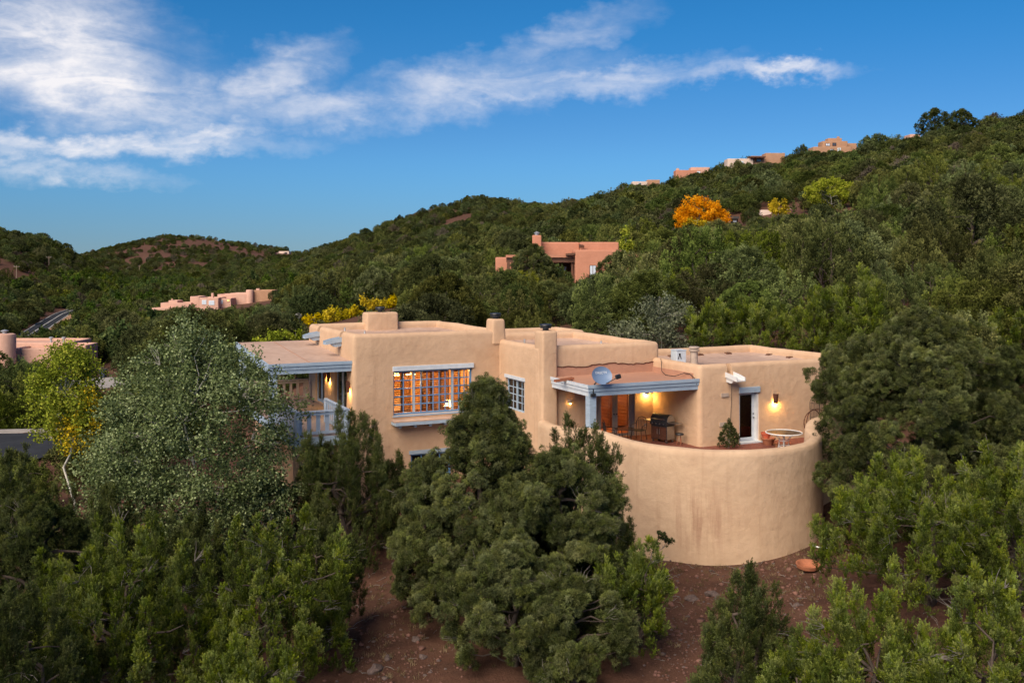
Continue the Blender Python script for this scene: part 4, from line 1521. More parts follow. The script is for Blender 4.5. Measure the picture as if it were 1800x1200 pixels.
bn = thing('trash_bin', 'dark wheeled trash bin beside the rose adobe house', 'bin', wpx(181, 655, 133))
bn.location.z = ground(bn.location.x, 133)
MB().prism([(-0.3, 0.1), (0.3, 0.1), (0.36, 1.0), (-0.36, 1.0)], 1, -0.35, 0.35).build('body', M['bin'], bn)
MB().box(-0.4, 0.4, -0.42, 0.4, 1.003, 1.09).build('lid', M['bin'], bn, bevel=0.03)
for s_ in (-1, 1):
    MB().tube([(0.3 * s_, 0.3, 0.12), (0.38 * s_, 0.3, 0.12)], 0.12, 12).build('wheel', M['black'], bn)

# two rose houses down the valley
h1 = house_at('adobe_house', 'low rose house with a covered porch farther down the valley', 302, 548, 345)
far_block(h1, 282, 336, 532, 556, 350, 9, 'rose')
far_block(h1, 296, 312, 528, 550, 353, 6, 'rose')
far_block(h1, 267, 300, 541, 545, 346, 4, 'rose', 0.1)
for px in (269, 283, 297):
    far_block(h1, px, px + 1.6, 545, 556, 346.3, 0.4, 'rose', 0.05, 'post')
far_block(h1, 301, 303.5, 525, 530, 354, 0.6, 'rose', 0.05, 'chimney')
h2 = house_at('adobe_house', 'stepped two storey rose house with white windows in the valley', 400, 548, 350)
far_block(h2, 334, 350, 521, 545, 352, 8, 'rose')
far_block(h2, 350, 384, 523, 560, 347, 9, 'rose')
far_block(h2, 383, 406, 524, 556, 350, 8, 'rose')
far_block(h2, 382, 440, 517, 545, 356, 8, 'rose')
far_block(h2, 404, 440, 515, 545, 360, 7, 'rose')
x, y, z = wpx(439, 509, 357)
L = h2.location
MB().lathe([(1.3, -7), (1.3, -0.3), (1.1, -0.02), (0.01, 0)], 20, (x - L.x, y - L.y, z - L.z)).build('tower', M['rose'], h2, smooth=50)
far_block(h2, 445, 480, 510, 535, 358, 7, 'far_tan')
far_block(h2, 450, 456, 507, 514, 360, 1.2, 'rose', 0.1, 'chimney')
far_block(h2, 371, 375, 515, 526, 350, 1.0, 'rose', 0.1, 'chimney')
far_window(h2, 355, 363, 527, 535, 347, 'pane_far', 'white', 'pane_bright')
far_window(h2, 367, 377, 528, 536, 347, 'pane_far', 'white', 'pane_bright')
far_window(h2, 386, 392, 527, 534, 350, 'pane_far', 'white', 'pane_bright')
far_window(h2, 399, 404, 526, 530, 350, 'pane_far', 'wood', 'pane_lit')

# pink house on the slope behind
pk = house_at('adobe_house', 'salmon pink adobe house with brown porch on the slope behind', 985, 510, 120)
far_block(pk, 948, 1019, 425.5, 520, 124, 8, 'pink')
far_block(pk, 1020, 1088, 425.5, 520, 123, 8, 'pink', 0.15)
far_block(pk, 1011, 1096, 439, 530, 117, 6.5, 'pink', 0.45)
far_block(pk, 936, 952, 413, 440, 122.5, 1.2, 'pink', 0.12, 'chimney')
far_block(pk, 871, 905, 452, 520, 128, 4, 'pink', 0.15)
far_block(pk, 1096, 1160, 447, 530, 121, 5, 'pink', 0.4)
L = pk.location


def pbox(px0, px1, y0, y1, d, dep, name, mat, root=None):
    root = root or pk
    x0, _, z1 = wpx(px0, y0, d)
    x1, _, z0 = wpx(px1, y1, d)
    L = root.location
    return MB().box(x0 - L.x, x1 - L.x, d - L.y, d + dep - L.y, z0 - L.z, z1 - L.z).build(name, M[mat], root)


pbox(889, 1011, 448, 452.5, 117.6, 5.5, 'porch_roof', 'pink')
pbox(890, 1011, 452.7, 461, 117.9, 0.25, 'beam', 'wood')
pbox(891, 896.5, 461.2, 500, 117.9, 0.3, 'post', 'wood')
pbox(1004, 1008, 461.2, 500, 118.2, 0.3, 'post', 'wood')
pbox(878, 1011, 488, 490.5, 117.4, 0.12, 'railing', 'wood')
for i in range(20):
    pbox(879 + i * 6.6, 880 + i * 6.6, 490.7, 500, 117.4, 0.08, 'baluster', 'wood')
pbox(898, 1010, 461.2, 512, 122.7, 0.4, 'back_wall', 'wood')
far_window(pk, 976, 981, 468, 484, 122.5, 'pane_far', 'wood', 'pane_bright')
far_window(pk, 982, 996, 467, 486, 122.5, 'pane_far', 'wood', 'pane_bright')
far_window(pk, 1036, 1048, 466, 494, 117, 'pane_far', 'wood', 'pane_bright')
x, y, z = wpx(943.5, 413, 123)
MB().lathe([(0.25, 0), (0.25, 0.2), (0.4, 0.22), (0.01, 0.45)], 12, (x - L.x, y - L.y, z - L.z)).build('chimney_cap', M['galv'], pk)
x, y, z = wpx(1021, 432, 122.6)
MB().bar((x - L.x, y - L.y, z - L.z), (x - L.x + 0.1, y - 0.8 - L.y, z - 0.12 - L.z), 0.5, 0.3).build('canale', M['wood'], pk)
x, y, z = wpx(1007, 446, 117)
MB().bar((x - L.x - 0.8, y - L.y + 0.3, z - 0.1 - L.z), (x - L.x + 0.3, y - L.y + 0.3, z - L.z), 0.5, 0.25).build('canale', M['wood'], pk)

# houses along the ridge and on the hill
r1 = house_at('adobe_house', 'tan stepped house standing highest on the right ridge', 1465, 268, 452)
far_block(r1, 1430, 1496, 258, 285, 448, 8, 'far_tan', 0.2)
far_block(r1, 1446, 1490, 248, 275, 452, 7, 'far_tan', 0.2)
far_block(r1, 1456, 1480, 243, 265, 455, 5, 'far_tan', 0.2)
far_block(r1, 1480, 1506, 252, 280, 455, 6, 'far_tan', 0.2)
far_block(r1, 1472, 1476, 240, 248, 456, 1, 'far_tan', 0.05, 'chimney')
far_window(r1, 1451, 1459, 252, 257, 452, 'pane_far', 'wood', 'pane_bright')
far_window(r1, 1463, 1470, 251, 257, 452, 'pane_far', 'wood', 'pane_far')
far_window(r1, 1459, 1465, 262, 268, 448, 'pane_far', 'wood', 'pane_bright')
far_window(r1, 1472, 1478, 260, 267, 448, 'pane_far', 'white', 'pane_bright')
r2 = house_at('adobe_house', 'long low pale and brown house on the ridge', 1330, 288, 490)
far_block(r2, 1279, 1324, 279, 300, 490, 8, 'far_white', 0.2)
far_block(r2, 1320, 1346, 274, 298, 492, 8, 'far_tan', 0.2)
far_block(r2, 1346, 1380, 269, 295, 496, 8, 'far_tan', 0.2)
pbox(1318, 1346, 274.5, 277, 488, 4, 'porch_roof', 'wood', r2)
far_window(r2, 1302, 1307, 283, 289, 490, 'pane_far', 'white', 'pane_bright')
far_window(r2, 1330, 1338, 279, 285, 492, 'pane_far', 'wood', 'pane_far')
r3 = house_at('adobe_house', 'reddish brown house lowest but one on the ridge', 1218, 306, 540)
far_block(r3, 1188, 1232, 299, 318, 540, 8, 'pink', 0.2)
far_block(r3, 1215, 1248, 294, 312, 544, 8, 'rose', 0.2)
far_block(r3, 1189, 1194, 296, 302, 541, 1.2, 'rose', 0.05, 'chimney')
far_window(r3, 1225, 1231, 301, 305, 540, 'pane_far', 'white', 'pane_bright')
r4 = house_at('adobe_house', 'small white house peeping over the left end of the ridge', 1132, 326, 565)
far_block(r4, 1112, 1138, 319, 335, 565, 8, 'far_white', 0.2)
far_block(r4, 1138, 1160, 316, 335, 567, 8, 'far_tan', 0.2)
far_window(r4, 1122, 1127, 321, 325, 565, 'pane_far', 'white', 'pane_far')
r5 = house_at('adobe_house', 'brown roofline beside the two tall ridge pines', 1608, 245, 430)
far_block(r5, 1600, 1618, 236, 262, 430, 7, 'rose', 0.2)
m1 = house_at('timber_house', 'white house with dark roof and windows beside the orange tree', 1275, 402, 255)
far_block(m1, 1256, 1297, 386, 412, 257, 8, 'far_white', 0.1, rec=0)
pbox(1250, 1299, 380.5, 384.5, 254.5, 11, 'roof', 'roof_dark', m1)
pbox(1252, 1297, 384.7, 393, 255.6, 1.2, 'balcony', 'roof_dark', m1)
for px in (1256, 1267, 1278, 1288):
    far_window(m1, px, px + 7, 386, 391, 255.4, 'pane_far', 'roof_dark', 'pane_bright')
m2 = house_at('adobe_house', 'pale pink house wall half hidden beneath the yellow tree', 1380, 385, 262)
far_block(m2, 1338, 1362, 369, 400, 262, 8, 'far_white', 0.2)
far_block(m2, 1362, 1412, 367, 400, 264, 8, 'far_white', 0.2)
m3 = house_at('adobe_house', 'short pale wall end right of the yellow tree', 1490, 378, 262)
far_block(m3, 1476, 1503, 368, 400, 263, 8, 'far_white', 0.2)
f1 = house_at('adobe_house', 'tiny white house on the far hill shoulder', 498, 449, 1500)
far_block(f1, 490, 508, 441.5, 460, 1500, 12, 'far_white', 0.2)
far_block(f1, 486, 498, 444.5, 460, 1495, 12, 'far_white', 0.2)
far_window(f1, 500, 505, 443.5, 446.5, 1500, 'pane_far', 'wood', 'pane_far')


# ------------------------------------------------------------------ utility poles and road sign
def ground_hit(px, py, d0=25, d1=1900):
    ds = np.exp(np.linspace(math.log(d0), math.log(d1), 900))
    rows = HOR - F * zrel((px - 900) / F * ds, ds) / ds
    ok = np.where(rows <= py)[0]
    return ds[ok[0]] if len(ok) else d1


def pole(px, yt, yb, label):
    d = ground_hit(px, yb + 2)
    x = (px - 900) / F * d
    zb = ground(x, d)
    zt = ZC + (HOR - yt) * d / F
    o = thing('utility_pole', label, 'utility pole', (x, d, zb), 0.3, 'wooden utility poles on the far slopes')
    r = 0.14 + d * 0.00014
    MB().tube([(0, 0, -0.5), (0, 0, zt - zb)], [r, r * 0.75], 8).build('pole', M['pole'], o)
    MB().bar((-1.4, 0, zt - zb - 0.8), (1.4, 0, zt - zb - 0.8), 0.2, 0.25).build('crossarm', M['pole'], o)
    for q in (-1.2, 0.0, 1.2):
        MB().lathe([(0.06, 0), (0.09, 0.1), (0.05, 0.25), (0.01, 0.3)], 8, (q, 0, zt - zb - 0.68)).build('insulator', M['canale'], o)


for px, yt, yb, lb in ((29, 466, 494, 'leaning foreground utility pole at the left edge'), (86, 450, 469, 'pale utility pole left of its twin high on the slope'),
                       (115, 455, 471, 'pale utility pole right of its twin high on the slope'), (245, 466, 477, 'thin utility pole below the far round hill, leftmost of four'),
                       (299, 473, 484, 'thin utility pole below the far round hill, second of four'), (344, 480, 491, 'thin utility pole below the far round hill, third of four'),
                       (385, 471, 481, 'thin utility pole below the far round hill, rightmost of four')):
    pole(px, yt, yb, lb)
x, y, z = wpx(525, 554, 140)
sg = thing('road_sign', 'grey back of a diamond road sign on its post', 'road sign', (x, y, ground(x, y)), 0.0)
h_ = z - sg.location.z
MB().tube([(0, 0, -0.3), (0, 0, h_ + 0.3)], 0.05, 8).build('post', M['galv'], sg)
g = MB()
g.prism([(-0.55, h_), (0, h_ + 0.55), (0.55, h_), (0, h_ - 0.55)], 1, -0.09, -0.055)
g.build('sign_panel', M['galv'], sg)
MB().box(-0.2, 0.2, -0.08, -0.055, h_ - 1.15, h_ - 0.75).build('plate', M['roof_dark'], sg)

# ------------------------------------------------------------------ vegetation
def leaf_material(name, dark, mid, light, hue_var=0.02, val_var=0.25, trans=0.25, sat=(0.85, 1.15)):
    m, t, b = material(name)
    t.nodes.remove(b)
    at = nd(t, 'ShaderNodeAttribute', attribute_name='tint')
    oi = nd(t, 'ShaderNodeObjectInfo')
    ai = nd(t, 'ShaderNodeAttribute', attribute_name='ctint', attribute_type='INSTANCER')
    tsum = nd(t, 'ShaderNodeMath', {0: at.outputs['Fac'], 1: ai.outputs['Fac']}, operation='ADD').outputs[0]
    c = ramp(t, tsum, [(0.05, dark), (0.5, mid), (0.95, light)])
    hv = nd(t, 'ShaderNodeMath', {0: oi.outputs['Random'], 1: 2 * hue_var, 2: 0.5 - hue_var}, operation='MULTIPLY_ADD').outputs[0]
    r2 = nd(t, 'ShaderNodeMath', {0: nd(t, 'ShaderNodeMath', {0: oi.outputs['Random'], 1: 17.31}, operation='MULTIPLY').outputs[0]}, operation='FRACT').outputs[0]
    vv = nd(t, 'ShaderNodeMath', {0: r2, 1: 2 * val_var, 2: 1 - val_var}, operation='MULTIPLY_ADD').outputs[0]
    r3 = nd(t, 'ShaderNodeMath', {0: nd(t, 'ShaderNodeMath', {0: oi.outputs['Random'], 1: 41.7}, operation='MULTIPLY').outputs[0]}, operation='FRACT').outputs[0]
    sv = nd(t, 'ShaderNodeMath', {0: r3, 1: sat[1] - sat[0], 2: sat[0]}, operation='MULTIPLY_ADD').outputs[0]
    hs_ = nd(t, 'ShaderNodeHueSaturation', {'Hue': hv, 'Saturation': sv, 'Value': vv, 'Color': c}).outputs[0]
    df = nd(t, 'ShaderNodeBsdfDiffuse', {'Color': hs_})
    tl_ = nd(t, 'ShaderNodeBsdfTranslucent', {'Color': hs_})
    mx = nd(t, 'ShaderNodeMixShader', {0: trans, 1: df.outputs[0], 2: tl_.outputs[0]})
    t.links.new(mx.outputs[0], t.nodes['Material Output'].inputs[0])
    return m


M['pinyon'] = leaf_material('pinyon_needles', (0.027, 0.033, 0.012), (0.092, 0.106, 0.036), (0.240, 0.258, 0.095), 0.014, 0.14, 0.08)
M['juniper'] = leaf_material('juniper_sprays', (0.024, 0.034, 0.007), (0.094, 0.124, 0.021), (0.290, 0.335, 0.068), 0.014, 0.14, 0.08)
M['juniper_dark'] = leaf_material('dark_juniper_sprays', (0.018, 0.024, 0.008), (0.056, 0.070, 0.022), (0.160, 0.180, 0.058), 0.014, 0.14, 0.08)
M['pinyon_mid'] = leaf_material('slope_pinyon_needles', (0.024, 0.029, 0.010), (0.084, 0.098, 0.030), (0.220, 0.236, 0.078), 0.030, 0.42, 0.06)
M['juniper_mid'] = leaf_material('slope_juniper_sprays', (0.022, 0.030, 0.007), (0.074, 0.094, 0.020), (0.230, 0.260, 0.058), 0.026, 0.32, 0.06)
M['wood_far'] = leaf_material('woodland_foliage', (0.020, 0.026, 0.009), (0.064, 0.078, 0.024), (0.165, 0.180, 0.058), 0.030, 0.45, 0.05)
M['aspen_leaf'] = leaf_material('aspen_leaves', (0.055, 0.080, 0.022), (0.145, 0.195, 0.060), (0.400, 0.470, 0.210), 0.008, 0.08, 0.25)
M['yellow_leaf'] = leaf_material('yellow_leaves', (0.22, 0.19, 0.015), (0.52, 0.40, 0.02), (0.72, 0.52, 0.04), 0.008, 0.08, 0.15, (1.0, 1.05))
M['yellowgreen_leaf'] = leaf_material('yellow_green_leaves', (0.13, 0.17, 0.02), (0.29, 0.34, 0.04), (0.48, 0.47, 0.08), 0.008, 0.08, 0.22, (1.0, 1.05))
M['orange_leaf'] = leaf_material('orange_leaves', (0.50, 0.15, 0.01), (0.80, 0.30, 0.015), (0.90, 0.46, 0.04), 0.006, 0.05, 0.12, (1.0, 1.05))
M['silver_leaf'] = leaf_material('silver_leaves', (0.085, 0.10, 0.055), (0.16, 0.18, 0.10), (0.26, 0.28, 0.17), 0.01, 0.15)
M['olive_leaf'] = leaf_material('green_deciduous_leaves', (0.045, 0.070, 0.014), (0.105, 0.145, 0.030), (0.18, 0.21, 0.05), 0.025, 0.25)
M['dead'] = leaf_material('dry_grey_foliage', (0.06, 0.05, 0.035), (0.12, 0.10, 0.07), (0.19, 0.16, 0.11), 0.02, 0.3, 0.05)
M['twig'] = simple('grey_twigs', (0.20, 0.175, 0.155), 0.9, 0.3, 8.0)
M['bark'] = simple('shaggy_bark', (0.085, 0.062, 0.048), 0.95, 0.35, 10.0, bump_s=0.5)
M['aspen_bark'] = simple('pale_aspen_bark', (0.50, 0.47, 0.40), 0.85, 0.25, 6.0, stretch=(1, 1, 3))


def unit(v):
    return v / np.maximum(np.linalg.norm(v, axis=-1, keepdims=True), 1e-6)


def leaf_quads(base, axis, length, width, rng):
    """rhombus leaves: arrays of base point, growth direction, length, width"""
    n = len(base)
    axis = unit(axis)
    w = unit(np.cross(axis, rng.normal(size=(n, 3))))
    L, W = np.broadcast_to(length, (n,))[:, None], np.broadcast_to(width, (n,))[:, None]
    mid = base + axis * L * 0.45
    return np.stack([base, mid + w * W * 0.5, base + axis * L, mid - w * W * 0.5], 1)      # n,4,3


def leaf_mesh(name, quads, tint, mat):
    n = len(quads)
    me = mesh_np(name, quads.reshape(-1, 3), np.arange(4 * n).reshape(n, 4))
    a = me.attributes.new('tint', 'FLOAT', 'FACE')
    a.data.foreach_set('value', np.clip(tint, 0, 1).astype(np.float32))
    me.materials.append(M[mat])
    return me


def tube_np(pts, rad, n=5):
    """list of (polyline, radii) -> verts, quads"""
    V, Q = [], []
    off = 0
    ang = 2 * np.pi * np.arange(n) / n
    for P, r in zip(pts, rad):
        P = np.asarray(P, float)
        k = len(P)
        T = unit(np.gradient(P, axis=0))
        ref = np.where(np.abs(T[:, 2:3]) < 0.9, np.array([[0, 0, 1.0]]), np.array([[1.0, 0, 0]]))
        X = unit(np.cross(T, ref))
        Yv = np.cross(X, T)
        ringp = P[:, None, :] + (X[:, None, :] * np.cos(ang)[None, :, None] + Yv[:, None, :] * np.sin(ang)[None, :, None]) * np.asarray(r, float)[:, None, None]
        V.append(ringp.reshape(-1, 3))
        i = np.arange(k - 1)[:, None]
        j = np.arange(n)[None, :]
        a = off + i * n + j
        b = off + i * n + (j + 1) % n
        Q.append(np.stack([a, b, b + n, a + n], -1).reshape(-1, 4))
        off += k * n
    return np.concatenate(V), np.concatenate(Q)


def tube_mesh(name, pts, rad, mat, n=5):
    v, q = tube_np(pts, rad, n)
    me = mesh_np(name, v, q)
    me.shade_smooth()
    me.materials.append(M[mat])
    return me


def limb(p0, p1, sag, rng, k=5):
    t = np.linspace(0, 1, k)[:, None]
    p0, p1 = np.asarray(p0, float), np.asarray(p1, float)
    L = np.linalg.norm(p1 - p0)
    P = p0 + (p1 - p0) * t
    P[:, 2] += sag * L * np.sin(np.pi * t[:, 0])
    P[1:-1] += rng.normal(size=(k - 2, 3)) * L * 0.04
    return P


PROFILES = {
    # radius factor by height 0..1
    'pinyon': ([0, 0.06, 0.2, 0.4, 0.6, 0.8, 0.93, 1.0], [0.55, 0.8, 0.97, 1.0, 0.9, 0.68, 0.4, 0.1]),
    'juniper': ([0, 0.06, 0.2, 0.45, 0.65, 0.82, 0.94, 1.0], [0.6, 0.85, 1.0, 0.95, 0.8, 0.55, 0.3, 0.08]),
    'cone': ([0, 0.08, 0.25, 0.5, 0.75, 0.92, 1.0], [0.75, 1.0, 0.95, 0.68, 0.38, 0.16, 0.05]),
    'peak': ([0, 0.06, 0.2, 0.4, 0.55, 0.7, 0.85, 0.95, 1.0], [0.75, 0.95, 1.0, 0.85, 0.66, 0.46, 0.27, 0.13, 0.05]),
    'dome': ([0, 0.1, 0.3, 0.55, 0.75, 0.9, 1.0], [0.55, 0.85, 1.0, 0.98, 0.82, 0.55, 0.12]),
    'aspen': ([0, 0.12, 0.3, 0.5, 0.7, 0.88, 1.0], [0.35, 0.8, 1.0, 0.98, 0.85, 0.55, 0.15]),
}


def crown_points(rng, n, H, Rx, Ry, z0, prof, lump=0.26, depth=0.2, nl=7):
    """clump centres near the crown's surface, with the outward direction there"""
    hs_, rs_ = PROFILES[prof]
    h = rng.random(n * 3)
    keep = rng.random(n * 3) < np.interp(h, hs_, rs_) * 0.85 + 0.15
    h = h[keep][:n]
    n = len(h)
    th_ = rng.random(n) * 2 * np.pi
    # lobes: a few bulges on the crown
    la, lh, ls = rng.random(nl) * 2 * np.pi, rng.random(nl) * 0.9, rng.uniform(0.5, 1.0, nl)
    bul = np.zeros(n)
    for a, b, s in zip(la, lh, ls):
        da = np.angle(np.exp(1j * (th_ - a)))
        bul = np.maximum(bul, s * np.exp(-(da / 0.55) ** 2 - ((h - b) / 0.17) ** 2))
    env = np.interp(h, hs_, rs_) * (1 - 0.5 * lump + 1.1 * lump * bul)
    rho = np.clip(1 - np.abs(rng.normal(size=n)) * depth, 0.12, 1)
    x, y = Rx * env * rho * np.cos(th_), Ry * env * rho * np.sin(th_)
    z = z0 + (H - z0) * h + rng.normal(size=n) * 0.03 * H
    P = np.stack([x, y, np.maximum(z, 0.15)], 1)
    O = unit(np.stack([np.cos(th_) * 0.9, np.sin(th_) * 0.9, (h - 0.35) * 1.3], 1))
    return P, O


def pinyon_leaves(rng, P, O, cr, tufts, needles, nl, nw):
    n = len(P)
    ct = rng.normal(0.45, 0.16, n)
    cs = cr * rng.uniform(0.65, 1.25, n)
    D = unit(rng.normal(size=(n, tufts, 3)) + O[:, None, :] * 0.9 + np.array([0, 0, 0.35]))
    B = P[:, None, :] + D * (cs[:, None, None] * rng.uniform(0.35, 1.0, (n, tufts, 1)))
    A = unit(rng.normal(size=(n, tufts, needles, 3)) * 0.75 + D[:, :, None, :] + O[:, None, None, :] * 0.3)
    Bn = np.broadcast_to(B[:, :, None, :], A.shape).reshape(-1, 3)
    A = A.reshape(-1, 3)
    q = leaf_quads(Bn, A, nl * rng.uniform(0.7, 1.25, len(A)), nw, rng)
    t = ct[:, None, None] + rng.normal(0, 0.12, (n, tufts, 1)) + rng.normal(0, 0.06, (n, tufts, needles))
    return q, t.reshape(-1)


def juniper_leaves(rng, P, O, plen, prad, sprigs, nl, nw):
    n = len(P)
    ct = rng.normal(0.38, 0.14, n)
    L = plen * rng.uniform(0.55, 1.3, n)
    R = prad * rng.uniform(0.7, 1.25, n)
    ax = unit(O * 0.55 + np.array([0, 0, 1.0]) + rng.normal(size=(n, 3)) * 0.22)
    t = rng.random((n, sprigs)) ** 0.8
    s1 = unit(np.cross(ax, rng.normal(size=(n, 3))))
    s2 = np.cross(ax, s1)
    ph = rng.random((n, sprigs)) * 2 * np.pi
    rad = s1[:, None, :] * np.cos(ph)[..., None] + s2[:, None, :] * np.sin(ph)[..., None]
    prof = (np.clip(1 - t, 0, 1) ** 0.7) * (0.55 + 0.45 * np.sin(np.clip(t * 2.4, 0, 1) * np.pi / 2))
    B = P[:, None, :] + ax[:, None, :] * (t * L[:, None])[..., None] + rad * (prof * R[:, None] * rng.uniform(0.6, 1.1, (n, sprigs)))[..., None]
    A = unit(ax[:, None, :] * 0.8 + rad * 0.7 + rng.normal(size=(n, sprigs, 3)) * 0.35)
    q = leaf_quads(B.reshape(-1, 3), A.reshape(-1, 3), nl * rng.uniform(0.7, 1.3, n * sprigs), nw, rng)
    tt = ct[:, None] + 0.25 * t + rng.normal(0, 0.09, (n, sprigs))
    return q, tt.reshape(-1)


def woody(rng, H, P, trunk_r, trunk_top, n_limb, twigs=0, stems=1, spread=0.3, bare=0.0):
    """trunk, limbs to some of the clumps, and bare grey twigs"""
    tp, tr, wp, wr = [], [], [], []
    tops = []
    for s in range(stems):
        a = rng.random() * 6.28
        off = np.array([math.cos(a), math.sin(a), 0]) * spread * (0.25 if stems == 1 else 1.0)
        b0 = np.array([math.cos(a), math.sin(a), 0]) * (0.12 if stems > 1 else 0.0) + np.array([0, 0, -0.35])
        top = off + np.array([0, 0, trunk_top * rng.uniform(0.85, 1.0)])
        tp.append(limb(b0, top, 0.0, rng, 7))
        tr.append(np.linspace(trunk_r, trunk_r * 0.22, 7))
        tops.append((b0, top, tp[-1]))
    idx = rng.choice(len(P), min(n_limb, len(P)), replace=False)
    for i in idx:
        st = tops[rng.integers(len(tops))][2]
        zz = np.clip(P[i, 2] - rng.uniform(0.15, 0.4) * np.hypot(P[i, 0], P[i, 1]), 0.2, trunk_top)
        k = np.argmin(np.abs(st[:, 2] - zz))
        tp.append(limb(st[k], P[i], 0.08, rng, 5))
        r0 = trunk_r * rng.uniform(0.2, 0.34)
        tr.append(np.linspace(r0, 0.012, 5))
    if twigs:
        for i in rng.choice(len(P), min(twigs, len(P)), replace=False):
            base = P[i] * np.array([0.8, 0.8, 0.97])
            out = unit(P[i] - np.array([0, 0, P[i, 2] * 0.8]))
            for k in range(7):
                d = unit(out + rng.normal(size=3) * 0.45)
                L = rng.uniform(0.35, 0.8)
                wp.append(limb(base, base + d * L, 0.05, rng, 4))
                wr.append(np.linspace(0.012, 0.004, 4))
    return (tp, tr), (wp, wr)


# ---- tufts: the small repeated sprays a conifer crown is made of
def tuft_arrays(kind, rng, n, L, R, ll, lw):
    """leaf quads of one spray that grows along +z, and their tint"""
    if kind == 'juniper':
        t = rng.random(n) ** 0.85
        ph = rng.random(n) * 2 * np.pi
        rad = np.stack([np.cos(ph), np.sin(ph), np.zeros(n)], 1)
        pr = (1 - t) ** 0.65 * (0.6 + 0.4 * np.sin(np.clip(t * 3, 0, 1) * np.pi / 2)) * R * rng.uniform(0.55, 1.1, n)
        # a few side shoots break the outline
        k = 5
        sa, sz = rng.random(k) * 6.28, rng.uniform(0.15, 0.7, k)
        g = rng.integers(0, k, n)
        side = rng.random(n) < 0.45
        B = rad * pr[:, None] + np.stack([np.zeros(n), np.zeros(n), t * L], 1)
        sd_ = np.stack([np.cos(sa[g]), np.sin(sa[g]), np.full(n, 1.1)], 1)
        Bs = np.stack([np.cos(sa[g]) * R * 0.7, np.sin(sa[g]) * R * 0.7, sz[g] * L], 1) + unit(sd_) * (t * L * 0.42)[:, None] + rad * (pr * 0.5)[:, None]
        B = np.where(side[:, None], Bs, B)
        A = unit(np.array([0, 0, 1.0]) + rad * 0.5 + rng.normal(size=(n, 3)) * 0.28)
        tint = 0.16 + 0.50 * t + rng.normal(0, 0.08, n)  # new-growth tips lighter, inner leaves darker: shade of the gaps put into tint
    else:
        D = unit(rng.normal(size=(n, 3)) + np.array([0, 0, 0.55]))
        B = D * (R * rng.uniform(0.25, 0.75, n))[:, None] + np.array([0, 0, R * 0.2])
        A = unit(D + rng.normal(size=(n, 3)) * 0.45)
        tint = 0.34 + 0.22 * D[:, 2] + rng.normal(0, 0.09, n)  # needles darker towards the spray's base, gap shade tinted in with growth colour
    return leaf_quads(B, A, ll * rng.uniform(0.7, 1.25, n), lw, rng), tint


def crown_masses(kind, rng, H, Rx, Ry, n_mass, z0, prof, rough):
    """the bulges of a crown: upright spires for a juniper, rounded puffs for a pinyon"""
    hs_, rs_ = PROFILES[prof]
    hh = np.linspace(0, 1, 60)
    rr = np.interp(hh, hs_, rs_)
    M_ = []
    if kind == 'juniper':
        for i in range(n_mass):
            u = math.sqrt((i + rng.random()) / n_mass)
            a = i * 2.39996 + rng.normal() * 0.35
            # top of the crown at that radius, from the profile
            inside_ = np.where(rr >= u * 0.985)[0]
            ht = hh[inside_[-1]] if len(inside_) else 0.12
            zt = max(0.45, H * ht * (1 + rng.normal() * rough * 0.6))
            zt = min(zt, H)
            ln = H * rng.uniform(0.28, 0.5)
            rs = (0.16 + 0.055 * (Rx + Ry) / 2) * rng.uniform(0.7, 1.3)
            k = 1 + rng.normal() * rough * 0.35
            M_.append((np.array([Rx * u * k * math.cos(a), Ry * u * k * math.sin(a), max(z0, zt - ln)]), np.array([rs, rs, zt - max(z0, zt - ln)]), a, u))
        # skirts low on the outside
        for i in range(int(n_mass * 0.7)):
            a = rng.random() * 6.28
            h = rng.uniform(0.0, 0.6)
            e = np.interp(h, hs_, rs_) * rng.uniform(0.8, 1.0)
            ln = H * rng.uniform(0.18, 0.34)
            rs = (0.14 + 0.06 * (Rx + Ry) / 2) * rng.uniform(0.7, 1.2)
            M_.append((np.array([Rx * e * math.cos(a), Ry * e * math.sin(a), z0 + h * (H - z0)]), np.array([rs, rs, ln]), a, e))
    else:
        for i in range(n_mass):
            a = i * 2.39996 + rng.normal() * 0.4
            h = (i + rng.random()) / n_mass
            h = h ** 1.05
            r = np.interp(h, hs_, rs_)
            e = r * (1 - abs(rng.normal()) * 0.13) * (1 + rng.normal() * rough * 0.3)
            if i % 5 == 0:
                e *= rng.uniform(0.35, 0.7)          # inner boughs fill the crown
            if h > 0.85:
                e *= math.sqrt(rng.random())
            s_ = (0.16 + 0.085 * (Rx + Ry) / 2) * rng.uniform(0.65, 1.35)
            M_.append((np.array([(Rx - s_ * 0.6) * e * math.cos(a), (Ry - s_ * 0.6) * e * math.sin(a), z0 + s_ * 0.5 + h * (H - z0 - s_ * 1.3)]), np.array([s_, s_, s_ * rng.uniform(0.75, 1.1)]), a, e))
    return M_


